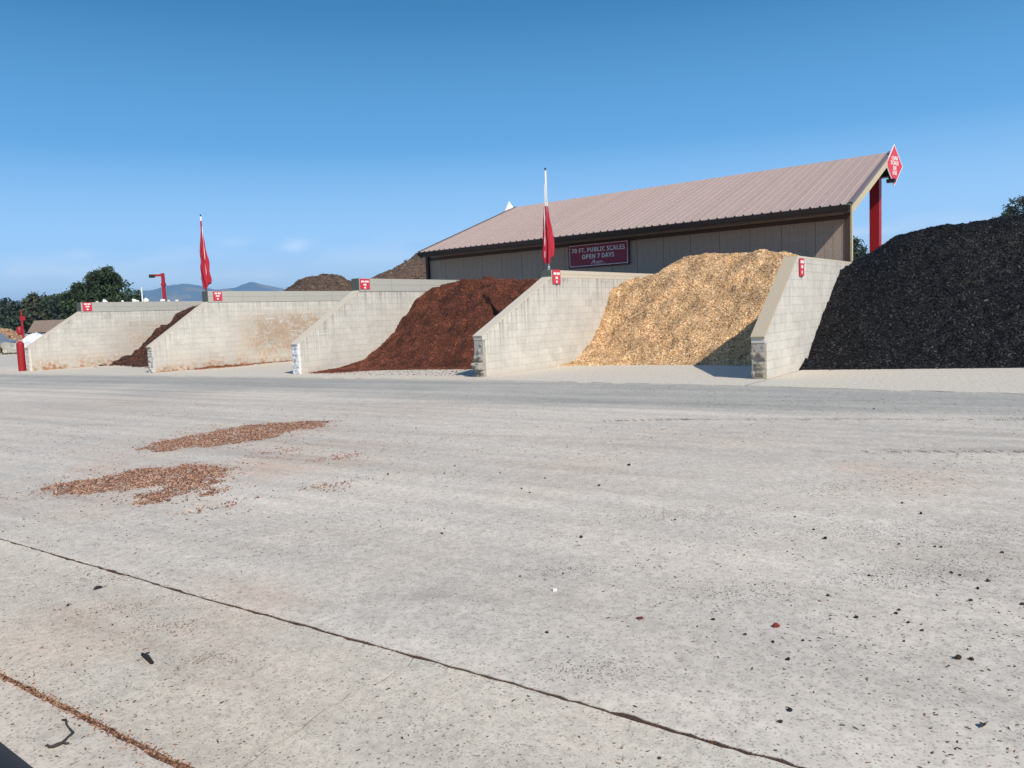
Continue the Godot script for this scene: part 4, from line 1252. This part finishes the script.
func tree(called: String, label: String, group: String, at: Vector3, blobs: Array, n: int, sz: float, base: Color, sd: int) -> void:
	var root := thing(called, label, "tree", Transform3D(Basis(), at), group)
	var r := RandomNumberGenerator.new(); r.seed = sd
	var low := 99.0; var top := Vector3.ZERO
	for b in blobs:
		low = minf(low, b[0].y - b[1].y * 0.7)
		if b[0].y + b[1].y > top.y: top = b[0] + Vector3(0, b[1].y * 0.4, 0)
	var mb := MB.new()
	var h: float = top.y
	mb.tube([Vector3(0, 0, 0), Vector3(0.05, h * 0.25, 0.03), Vector3(-0.05, h * 0.55, 0), top], [h * 0.035, h * 0.026, h * 0.017, h * 0.004], 10)
	put("trunk", mb, M.bark, root, true)
	for b in blobs:
		mb = MB.new()
		var st := Vector3(0, clampf(b[0].y * 0.55, 0.3, h * 0.6), 0)
		mb.tube([st, st.lerp(b[0], 0.6) + Vector3(0, 0.15, 0), b[0]], [h * 0.014, h * 0.009, h * 0.004], 7)
		put("limb", mb, M.bark, root, true)
	var vol := 0.0
	for b in blobs: vol += pow(b[1].x * b[1].y * b[1].z, 0.66)
	var xfs := []; var cols := []
	var nz := noise(0.9, sd, 3)
	for b in blobs:
		var cnt := int(n * pow(b[1].x * b[1].y * b[1].z, 0.66) / vol)
		var tone := r.randf_range(0.8, 1.2)
		for i in cnt:
			var d := Vector3(r.randfn(0, 1), r.randfn(0, 1), r.randfn(0, 1)).normalized()
			var rr := pow(r.randf(), 0.45)
			var p: Vector3 = b[0] + d * b[1] * rr
			p += Vector3(1, 1, 1) * nz.get_noise_3dv(p) * b[1].x * 0.45
			if nz.get_noise_3d(p.x * 1.7 + 9.0, p.y * 1.7, p.z * 1.7) > 0.26: continue
			xfs.append(Transform3D(Basis.from_euler(Vector3(r.randf() * TAU, r.randf() * TAU, 0)).scaled(Vector3.ONE * r.randf_range(0.6, 1.3)), p))
			var q := tone * r.randf_range(0.7, 1.35)
			cols.append(Color(base.r * q * r.randf_range(0.9, 1.15), base.g * q, base.b * q))
	scatter("crown", leaf_clump(sz, sd + 5), M.leaf, root, xfs, cols)

func auto_blobs(r: RandomNumberGenerator, h: float, w: float, k: int) -> Array:
	var out := [[Vector3(0, h * 0.6, 0), Vector3(w * 0.34, h * 0.34, w * 0.34)]]
	for i in k:
		var an := r.randf() * TAU
		var d := w * r.randf_range(0.15, 0.38)
		var y := h * r.randf_range(0.32, 0.86)
		var s := w * r.randf_range(0.13, 0.24)
		out.append([Vector3(cos(an) * d, y, sin(an) * d), Vector3(s, s * 0.85, s)])
	return out

func trees() -> void:
	var green := Color(0.034, 0.058, 0.022); var olive := Color(0.055, 0.068, 0.032); var blue := Color(0.034, 0.054, 0.034)
	# the big tree above the first wall
	tree("evergreen_tree", "big dark evergreen tree rising above the first divider wall", "", Vector3(-44.5, 0, -88.0), [
		[Vector3(0.4, 4.3, 0), Vector3(2.9, 3.2, 2.6)], [Vector3(0.3, 6.6, 0), Vector3(1.9, 1.5, 1.7)], [Vector3(0.9, 7.5, 0), Vector3(0.8, 0.9, 0.8)], [Vector3(-0.3, 7.4, 0.2), Vector3(0.6, 0.8, 0.6)], [Vector3(1.7, 6.9, 0.2), Vector3(0.7, 0.8, 0.7)],
		[Vector3(-1.9, 5.6, 0.3), Vector3(1.1, 0.9, 1.0)], [Vector3(-2.6, 4.2, 0.3), Vector3(1.4, 1.1, 1.3)], [Vector3(-3.0, 2.6, 0.2), Vector3(1.3, 1.2, 1.2)], [Vector3(3.0, 4.0, 0.1), Vector3(1.1, 1.3, 1.1)], [Vector3(3.9, 4.3, 0.1), Vector3(0.55, 1.7, 0.6)], [Vector3(2.6, 2.4, 0.4), Vector3(1.6, 1.4, 1.4)], [Vector3(-0.6, 2.6, 1.0), Vector3(1.8, 1.4, 1.2)], [Vector3(-3.3, 5.2, 0.1), Vector3(0.9, 0.9, 0.9)], [Vector3(-2.4, 6.3, 0.1), Vector3(0.7, 0.6, 0.7)]],
		6200, 0.34, green, 701)
	var r := RandomNumberGenerator.new(); r.seed = 77
	var names := ["grey-green tree in the tree line, farthest from the building", "grey-green tree in the tree line above the tan heap", "rounded tree in the tree line above the pickup truck", "tree in the tree line above the red standpipe", "tree in the tree line above the shed's gable", "taller tree in the tree line next to the big evergreen", "low tree filling the gap under the big evergreen"]
	var spec := [[-95.0, -138.0, 7.8, 11.0], [-86.5, -137.0, 7.8, 9.5], [-80.5, -139.0, 7.3, 9.5], [-74.5, -137.0, 7.4, 9.0], [-69.0, -135.0, 7.9, 8.5], [-65.0, -122.0, 7.6, 8.5], [-58.0, -112.0, 5.4, 8.0]]
	for i in spec.size():
		var q = spec[i]
		tree("oak_tree", names[i], "trees along the far edge of the yard", Vector3(q[0], 0, q[1]), auto_blobs(r, q[2], q[3], 9), 2400, 0.62, [olive, blue, olive, green, olive, blue, green][i], 710 + i)
	tree("oak_tree", "small oak seen between the building corner and the red post", "", Vector3(24.6, 0, -58.0), [[Vector3(0.2, 5.5, 0), Vector3(0.9, 0.6, 0.8)], [Vector3(-0.4, 4.2, 0), Vector3(1.2, 1.3, 1.1)], [Vector3(0.6, 4.9, 0), Vector3(0.8, 0.8, 0.8)], [Vector3(0.6, 3.2, 0.1), Vector3(1.0, 0.9, 1.0)], [Vector3(-0.8, 5.2, 0), Vector3(0.8, 0.6, 0.7)], [Vector3(-0.6, 2.4, 0), Vector3(1.3, 1.1, 1.2)]], 1100, 0.20, blue, 730)
	tree("oak_tree", "open-crowned oak showing above the top of the black mulch", "", Vector3(32.9, -0.3, -52.0), [[Vector3(-0.5, 7.2, 0), Vector3(0.6, 0.35, 0.6)], [Vector3(1.2, 7.9, 0), Vector3(1.0, 0.5, 0.8)], [Vector3(0, 5.2, 0), Vector3(1.6, 1.0, 1.4)], [Vector3(-1.0, 6.5, 0.2), Vector3(1.1, 0.5, 0.9)], [Vector3(0.6, 7.4, 0), Vector3(1.4, 0.8, 1.2)], [Vector3(-2.1, 5.6, 0), Vector3(0.8, 0.6, 0.8)], [Vector3(1.8, 6.2, 0.2), Vector3(1.5, 1.2, 1.2)], [Vector3(0.4, 4.0, 0.2), Vector3(2.2, 1.0, 1.8)]], 1900, 0.2, blue, 740)
	tree("oak_tree", "dark tree top showing between the grey-brown heap and the roof", "", Vector3(-9.3, 0, -88.0), [[Vector3(0, 6.6, 0), Vector3(1.9, 1.6, 1.8)], [Vector3(1.2, 7.6, 0), Vector3(1.2, 0.9, 1.2)], [Vector3(-1.1, 7.3, 0), Vector3(0.9, 0.6, 0.9)], [Vector3(0.5, 4.4, 0), Vector3(2.2, 1.8, 2.2)]], 1800, 0.3, green, 750)
	tree("oak_tree", "small dark tree on the skyline below the pale hills", "", Vector3(-56.0, 0, -162.0), [[Vector3(0, 5.6, 0), Vector3(2.2, 1.7, 2.0)], [Vector3(-1.5, 5.0, 0), Vector3(1.3, 1.2, 1.3)], [Vector3(1.7, 4.6, 0), Vector3(1.2, 1.1, 1.2)], [Vector3(0, 3.6, 0), Vector3(2.6, 1.4, 2.2)]], 1200, 0.45, blue, 760)

# ---------------------------------------------------------------- the dark car beside the camera
func car() -> void:
	var ax := Vector3(JE.x, 0, JE.y); var zz := Vector3(JN.x, 0, JN.y)
	var root := thing("car", "dark charcoal car, only the edge of its bonnet in view", "car", Transform3D(Basis(ax, Vector3.UP, zz), jp(-2.9, 0.29)))
	var paint := mat(srgb(42, 39, 38), 0.62, 0.0)
	var mb := MB.new()
	# stations: x, half width at sill, half width at belt, belt height, crown height (bonnet / boot)
	var st := [[-2.25, 0.70, 0.74, 0.78, 0.82], [-2.1, 0.84, 0.86, 0.92, 0.98], [-1.4, 0.90, 0.90, 0.97, 1.04], [0.0, 0.91, 0.91, 0.97, 1.02], [0.9, 0.91, 0.91, 0.96, 1.02], [1.5, 0.90, 0.90, 0.92, 0.985], [1.95, 0.86, 0.86, 0.84, 0.90], [2.2, 0.72, 0.74, 0.72, 0.76], [2.28, 0.55, 0.58, 0.62, 0.64]]
	var prof := func(q: Array) -> Array:
		var o := []
		for s in [1, -1]:
			var half := [Vector3(q[0], 0.24, q[1] * 0.92 * s), Vector3(q[0], 0.40, q[1] * s), Vector3(q[0], lerpf(0.4, q[3], 0.6), (q[2] + 0.012) * s), Vector3(q[0], q[3] - 0.07, q[2] * s), Vector3(q[0], q[3] - 0.02, (q[2] - 0.025) * s), Vector3(q[0], q[3] + 0.005, (q[2] - 0.075) * s), Vector3(q[0], lerpf(q[3], q[4], 0.7), q[2] * 0.55 * s)]
			if s == -1: half.reverse()
			o.append_array(half)
		return o
	var rings := []
	for q in st: rings.append(prof.call(q))
	var n: int = rings[0].size()
	for rg in rings:
		for p in rg: mb.vert(p)
	for i in rings.size() - 1:
		for k in n:
			var a := i * n + k; var a2 := i * n + (k + 1) % n
			mb.itri(a, a2, a2 + n); mb.itri(a, a2 + n, a + n)
	for e in [0, rings.size() - 1]:
		var c := mb.vert(Vector3(st[e][0] + (0.03 if e else -0.03), 0.5, 0))
		for k in n:
			if e == 0: mb.itri(c, k, (k + 1) % n)
			else: mb.itri(c, e * n + (k + 1) % n, e * n + k)
	put("body", mb, paint, root, true)
	var cab := MB.new()
	cab.prism(PackedVector2Array([Vector2(-1.75, 0.98), Vector2(0.95, 0.98), Vector2(0.1, 1.42), Vector2(-1.2, 1.44)]), -0.68, 0.68, func(a, b, d): return Vector3(a, b, d * (1.0 - (b - 0.98) * 0.18)))
	put("windows", cab, mat(srgb(14, 16, 18), 0.08), root)
	var rf := MB.new()
	rf.prism(PackedVector2Array([Vector2(-1.3, 1.43), Vector2(0.16, 1.41), Vector2(0.0, 1.47), Vector2(-1.15, 1.48)]), -0.62, 0.62, func(a, b, d): return Vector3(a, b, d))
	put("roof", rf, paint, root)
	for s in [-1, 1]:
		for x in [-1.4, 1.35]:
			var wh := put("wheel", MB.new() if false else _wheel(Vector3(x, 0.32, 0.72 * s), 0.22 * s), M.dark, root)
			var rim := MB.new(); rim.tube([Vector3(x, 0.32, 0.935 * s), Vector3(x, 0.32, 0.95 * s)], [0.2, 0.18], 18); put("rim", rim, M.steel, wh)
		var hl := MB.new(); hl.box(Vector3(2.08, 0.60, 0.42 * s if s > 0 else -0.68), Vector3(2.235, 0.70, 0.68 * s if s > 0 else -0.42)); put("headlight", hl, mat(srgb(210, 214, 218), 0.15), root)

func _wheel(c: Vector3, w: float) -> MB:
	var mb := MB.new()
	mb.tube([c, c + Vector3(0, 0, w * 0.1), c + Vector3(0, 0, w * 0.9), c + Vector3(0, 0, w)], [0.28, 0.32, 0.32, 0.28], 22)
	return mb

# ---------------------------------------------------------------- litter on the paving
func spill(called: String, label: String, polys: Array, dens: float, sd: int, cols: Array, chip := Vector3(0.018, 0.005, 0.009), lift := 0.012) -> void:
	var r := RandomNumberGenerator.new(); r.seed = sd
	var nz := noise(2.6, sd, 3)
	var xfs := []; var cc := []
	for poly in polys:
		var pts := PackedVector2Array(poly)
		var lo := Vector2(99, 99); var hi := Vector2(-99, -99)
		for p in pts: lo = lo.min(p); hi = hi.max(p)
		lo -= Vector2(0.25, 0.25); hi += Vector2(0.25, 0.25)
		var n := int((hi.x - lo.x) * (hi.y - lo.y) * dens)
		for i in n:
			var p := Vector2(r.randf_range(lo.x, hi.x), r.randf_range(lo.y, hi.y))
			var jit := p + Vector2(nz.get_noise_2d(p.x, p.y), nz.get_noise_2d(p.x + 50.0, p.y)) * 0.20
			jit += Vector2(r.randfn(0, 0.035), r.randfn(0, 0.035))
			var inside := Geometry2D.is_point_in_polygon(jit, pts)
			var th := nz.get_noise_2d(p.x * 1.5, p.y * 1.5 + 20.0)
			if not inside and r.randf() > 0.012: continue
			if inside and th < -0.10 and r.randf() > 0.30: continue
			var b := Basis.from_euler(Vector3(r.randfn(0, 0.35), r.randf() * TAU, r.randfn(0, 0.3))).scaled_local(Vector3(r.randf_range(0.5, 1.8), r.randf_range(0.6, 1.4), r.randf_range(0.6, 1.3)))
			xfs.append(Transform3D(b, Vector3(p.x, 0.005 + r.randf() * lift * (1.0 if inside else 0.2), p.y)))
			var c0: Color = cols[r.randi() % cols.size()]
			var q := r.randf_range(0.75, 1.25)
			cc.append(Color(c0.r * q, c0.g * q, c0.b * q))
	var o := scatter(called, chip_mesh(chip, sd), M.chip, self, xfs, cc)
	tag(o, label)

func litter() -> void:
	var reds := [lin(158, 114, 92), lin(184, 142, 116), lin(140, 98, 80), lin(116, 82, 68), lin(204, 168, 142), lin(96, 70, 60)]
	spill("spilled_mulch", "longer, farther band of spilled reddish mulch on the yard", [[Vector2(-5.168, -10.943), Vector2(-5.117, -11.629), Vector2(-4.795, -12.128), Vector2(-4.442, -12.897), Vector2(-3.952, -13.170), Vector2(-3.034, -13.142), Vector2(-3.014, -12.489), Vector2(-3.431, -12.172), Vector2(-3.603, -11.335), Vector2(-4.131, -10.942), Vector2(-4.706, -10.673)]], 5200, 801, reds)
	spill("spilled_mulch", "nearer patch of spilled reddish mulch with ragged tails", [[Vector2(-4.937, -8.221), Vector2(-4.974, -8.622), Vector2(-4.670, -8.883), Vector2(-4.309, -9.333), Vector2(-3.744, -9.400), Vector2(-3.315, -9.126), Vector2(-3.230, -8.819), Vector2(-3.329, -8.462), Vector2(-3.552, -8.353), Vector2(-3.803, -8.204), Vector2(-4.158, -8.080), Vector2(-4.699, -8.040)], [Vector2(-3.775, -7.788), Vector2(-3.624, -8.029), Vector2(-3.575, -8.357), Vector2(-3.350, -8.518), Vector2(-3.165, -8.279), Vector2(-3.229, -7.957), Vector2(-3.412, -7.724), Vector2(-3.328, -7.460), Vector2(-3.565, -7.460)], [Vector2(-3.156, -7.722), Vector2(-3.092, -8.025), Vector2(-2.914, -8.039), Vector2(-2.901, -7.720)]], 5200, 803, reds)
	spill("spilled_mulch", "faint scatter of reddish chips beyond the nearer mulch patch", [[Vector2(-3.0, -7.0), Vector2(-2.75, -7.35), Vector2(-2.45, -7.5), Vector2(-2.55, -7.15), Vector2(-2.9, -6.9)], [Vector2(-3.4, -10.1), Vector2(-2.8, -10.4), Vector2(-2.9, -10.0)], [Vector2(-2.5, -9.5), Vector2(-1.9, -9.9), Vector2(-2.0, -9.3)], [Vector2(-2.2, -7.9), Vector2(-1.6, -8.2), Vector2(-1.8, -7.7)]], 900, 805, reds)
	# chips and soil crumbs caught in the joints
	var r := RandomNumberGenerator.new(); r.seed = 811
	for jn in 2:
		var xfs := []; var cc := []
		var D: float = [-2.78, -1.603][jn]
		for i in [4200, 9000][jn]:
			var p := r.randf_range(-7.5, 3.5)
			var d := D + r.randfn(0.0, 0.009 if jn == 0 else 0.016) + (0.03 * 0.0)
			if jn == 1 and r.randf() < 0.15: d += r.randfn(0.0, 0.05)
			var b := Basis.from_euler(Vector3(r.randfn(0, 0.4), r.randf() * TAU, r.randfn(0, 0.4))).scaled_local(Vector3(r.randf_range(0.4, 1.5), r.randf_range(0.5, 1.2), r.randf_range(0.5, 1.2)) * (0.34 if jn == 0 else 0.48))
			xfs.append(Transform3D(b, jp(p, d, r.randf_range(-0.006, 0.0) if jn == 0 else r.randf_range(-0.006, 0.002))))
			var pool := [lin(92, 66, 50), lin(74, 54, 42), lin(110, 78, 58)] if jn == 0 else [lin(150, 108, 86), lin(124, 84, 66), lin(174, 138, 112), lin(100, 70, 56)]
			cc.append(pool[r.randi() % pool.size()])
		var o := scatter("joint_crumbs", chip_mesh(Vector3(0.026, 0.009, 0.012), 812 + jn), M.chip, self, xfs, cc)
		tag(o, ["dark soil crumbs in the long joint across the yard", "reddish bark crumbs in the nearest joint"][jn])
	# fine scatter over the whole yard
	var xs := []; var cs := []
	var nz := noise(0.25, 820, 3)
	while xs.size() < 6500:
		var z := -2.2 - pow(r.randf(), 1.3) * 16.0
		var x := r.randf_range(-0.75, 0.72) * (absf(z) + 0.6)
		var dn := nz.get_noise_2d(x, z)
		if r.randf() > 0.35 + dn * 1.6 + (0.45 if x < -0.5 and z < -6.0 and z > -12.0 else 0.0): continue
		if (x - 5.53) * FRONT.x + (z + 17.4) * FRONT.z < 1.6: continue
		var jd := x * JN.x + z * JN.y
		if absf(jd + 2.78) < 0.05 or absf(jd + 1.603) < 0.06: continue
		var k := r.randf_range(0.18, 0.62) * (1.0 + 0.06 * absf(z))
		xs.append(Transform3D(Basis.from_euler(Vector3(0, r.randf() * TAU, r.randfn(0, 0.2))).scaled_local(Vector3(k * r.randf_range(0.5, 2.0), k * 0.8, k)), Vector3(x, 0.002, z)))
		var pool := [lin(84, 76, 68), lin(110, 84, 66), lin(64, 58, 54), lin(140, 104, 80), lin(52, 46, 44), lin(150, 140, 128)]
		cs.append(pool[r.randi() % pool.size()])
	var smudge := [[3.28, -5.37, 0.9], [2.75, -4.75, 0.6], [2.2, -4.6, 0.5], [1.27, -4.47, 0.4], [0.3, -5.0, 0.35], [0.35, -3.55, 0.3], [1.3, -6.3, 0.7], [2.6, -5.6, 0.7], [-2.4, -4.62, 0.22], [-1.98, -4.3, 0.22], [-1.55, -3.85, 0.2], [-2.75, -5.2, 0.3], [3.0, -7.0, 0.8]]
	for q in smudge:
		for i in int(900 * q[2]):
			var x: float = q[0] + r.randfn(0, 0.42) * q[2] * 1.3; var z: float = q[1] + r.randfn(0, 0.24) * q[2]
			var k := r.randf_range(0.14, 0.42)
			xs.append(Transform3D(Basis.from_euler(Vector3(0, r.randf() * TAU, 0)).scaled_local(Vector3(k * r.randf_range(0.6, 1.8), k * 0.6, k)), Vector3(x, 0.002, z)))
			cs.append([lin(96, 86, 76), lin(116, 98, 84), lin(80, 74, 68)][r.randi() % 3] if q[0] > 0.0 else [lin(140, 100, 80), lin(110, 82, 66)][r.randi() % 2])
	for q in [[2.38, -11.73, 6.8, -10.36], [3.75, -8.63, 5.4, -8.25], [1.3, -11.9, 2.6, -11.7]]:   # grit left along tyre lines
		for i in 900:
			var t := r.randf()
			var nn := nz.get_noise_1d(t * 60.0)
			if nn < -0.05: continue
			var k := r.randf_range(0.3, 0.75)
			xs.append(Transform3D(Basis.from_euler(Vector3(0, r.randf() * TAU, 0)).scaled_local(Vector3(k * r.randf_range(0.6, 1.8), k * 0.6, k)), Vector3(lerpf(q[0], q[2], t), 0.002, lerpf(q[1], q[3], t) + r.randfn(0, 0.045))))
			cs.append([lin(110, 98, 84), lin(88, 80, 72), lin(128, 112, 94)][r.randi() % 3])
	tag(scatter("debris", chip_mesh(Vector3(0.020, 0.006, 0.009), 821), M.chip, self, xs, cs), "fine bark crumbs and grit strewn over the yard")
	# single chunks
	var spots := [[5.458, -12.008, 5], [3.110, -6.344, 5], [3.090, -6.006, 6], [2.145, -6.065, 4], [2.150, -5.691, 4], [2.139, -5.459, 7], [2.562, -5.266, 4], [3.094, -5.002, 5], [2.759, -5.181, 4], [2.791, -5.165, 4], [1.728, -4.373, 4], [1.744, -4.044, 5], [1.010, -4.094, 4], [1.118, -3.885, 4], [1.225, -3.783, 4], [1.373, -3.786, 3], [1.970, -4.076, 4], [2.006, -4.122, 4], [1.972, -3.953, 4], [1.987, -3.848, 4], [1.229, -3.584, 5], [1.985, -3.524, 7], [2.036, -3.508, 5], [1.073, -3.117, 5], [1.005, -3.031, 4], [2.440, -4.214, 5], [2.581, -4.388, 5], [2.705, -4.500, 5], [2.586, -4.667, 4], [2.608, -4.617, 4], [2.094, -4.673, 4], [2.667, -4.133, 5], [1.841, -3.733, 3], [1.205, -8.372, 8], [0.782, -7.441, 6], [0.459, -5.734, 6], [-0.580, -5.985, 4], [0.291, -7.878, 5], [-1.461, -11.865, 6], [-0.667, -8.747, 4], [-0.748, -8.319, 4], [0.050, -7.446, 5], [0.123, -7.263, 4], [-1.359, -8.415, 5], [-0.163, -8.253, 4], [1.228, -6.119, 4], [0.129, -4.010, 4], [0.274, -4.936, 3], [0.002, -4.919, 3], [0.486, -2.808, 3], [-2.738, -4.711, 4]]
	var meshes := []
	for k in 4: meshes.append(clod_mesh(840 + k))
	var dk := [mat(srgb(48, 40, 36), 0.9), mat(srgb(62, 48, 40), 0.9), mat(srgb(36, 32, 31), 0.9)]
	for i in spots.size():
		var q = spots[i]
		var s: float = q[2] * 0.0043
		var o := inst("bark_chunk", meshes[i % 4], dk[i % 3], self, Transform3D(Basis.from_euler(Vector3(0, i * 2.1, 0)).scaled(Vector3.ONE * s), Vector3(q[0], s * 0.28, q[1])))
		tag(o, "small dark bark chunk lying on the grey yard", "bark chunk", "dark bark chunks on the yard")
	var rd := inst("bark_chip", clod_mesh(851), mat(srgb(128, 48, 38), 0.8), self, Transform3D(Basis().scaled(Vector3(0.034, 0.034, 0.034)), Vector3(1.304, 0.009, -3.969)))
	tag(rd, "brick-red bark chip among the dark chunks", "bark chip")
	var rl := inst("bark_chip", chip_mesh(Vector3(0.036, 0.010, 0.02), 852), mat(srgb(98, 44, 38), 0.8), self, Transform3D(Basis.from_euler(Vector3(0, 0.4, 0)), Vector3(0.633, 0.005, -4.148)))
	tag(rl, "flat dark red chip alone beyond the long joint", "bark chip")
	var wpb := inst("pebble", chip_mesh(Vector3(0.028, 0.018, 0.022), 853), M.white, self, Transform3D(Basis(), Vector3(0.204, 0.008, -4.632)))
	tag(wpb, "single white pebble on the yard", "pebble")
	# twig, stick, dry leaf
	var tw := thing("twig", "crooked dark twig lying near the car", "twig")
	var mb := MB.new()
	mb.tube([Vector3(-1.917, 0.008, -3.072), Vector3(-1.902, 0.008, -3.056), Vector3(-1.886, 0.008, -3.057), Vector3(-1.874, 0.008, -3.071), Vector3(-1.862, 0.008, -3.085), Vector3(-1.866, 0.008, -3.129), Vector3(-1.862, 0.008, -3.162), Vector3(-1.906, 0.008, -3.207)], [0.004, 0.005, 0.007, 0.008, 0.006, 0.004, 0.005, 0.003], 8)
	mb.tube([Vector3(-1.906, 0.008, -3.207), Vector3(-1.928, 0.008, -3.233), Vector3(-1.954, 0.008, -3.273), Vector3(-1.972, 0.008, -3.274)], [0.003, 0.004, 0.005, 0.003], 8)
	put("stem", mb, mat(srgb(62, 57, 53), 0.9), tw, true)
	mb = MB.new(); mb.tube([Vector3(-1.861, 0.008, -3.083), Vector3(-1.845, 0.008, -3.076), Vector3(-1.833, 0.008, -3.079)], [0.004, 0.004, 0.003], 6); put("side_shoot", mb, mat(srgb(62, 57, 53), 0.9), tw, true)
	var sk := thing("stick", "short thick dark stick on the slab strip", "stick")
	mb = MB.new(); mb.tube([Vector3(-1.93, 0.009, -3.93), Vector3(-1.88, 0.012, -3.88), Vector3(-1.83, 0.009, -3.82)], [0.007, 0.012, 0.009], 8); put("wood", mb, mat(srgb(40, 34, 32), 0.9), sk, true)
	mb = MB.new(); mb.tube([Vector3(-1.90, 0.018, -3.9), Vector3(-1.88, 0.026, -3.905)], [0.006, 0.004], 6); put("knot", mb, mat(srgb(52, 42, 38), 0.9), sk, true)
	for q in [[Vector3(-2.70, 0.003, -5.0), 0.034, "black curled leaf lying by the crack in the strip"], [Vector3(1.753, 0.002, -2.938), 0.022, "dark shredded leaf on the open yard"]]:
		var lf := thing("dry_leaf", q[2], "leaf", Transform3D(Basis.from_euler(Vector3(0, 0.8, 0)), q[0]))
		mb = MB.new()
		var l: float = q[1]
		for s in [-1, 1]:
			for i in 4:
				var a: float = -l + 2 * l * i / 4.0; var b: float = -l + 2 * l * (i + 1) / 4.0
				var wa := l * 0.55 * sin(PI * i / 4.0); var wb := l * 0.55 * sin(PI * (i + 1) / 4.0)
				mb.quad(Vector3(a, 0.004, 0), Vector3(b, 0.004, 0), Vector3(b, 0.004 + wb * 0.8, wb * s), Vector3(a, 0.004 + wa * 0.8, wa * s))
		put("blade", mb, mat(srgb(62, 54, 47), 1.0), lf)
		mb = MB.new(); mb.tube([Vector3(l, 0.004, 0), Vector3(l * 1.5, 0.01, 0.01)], [0.002, 0.0015], 5); put("stalk", mb, mat(srgb(44, 40, 36), 0.85), lf)
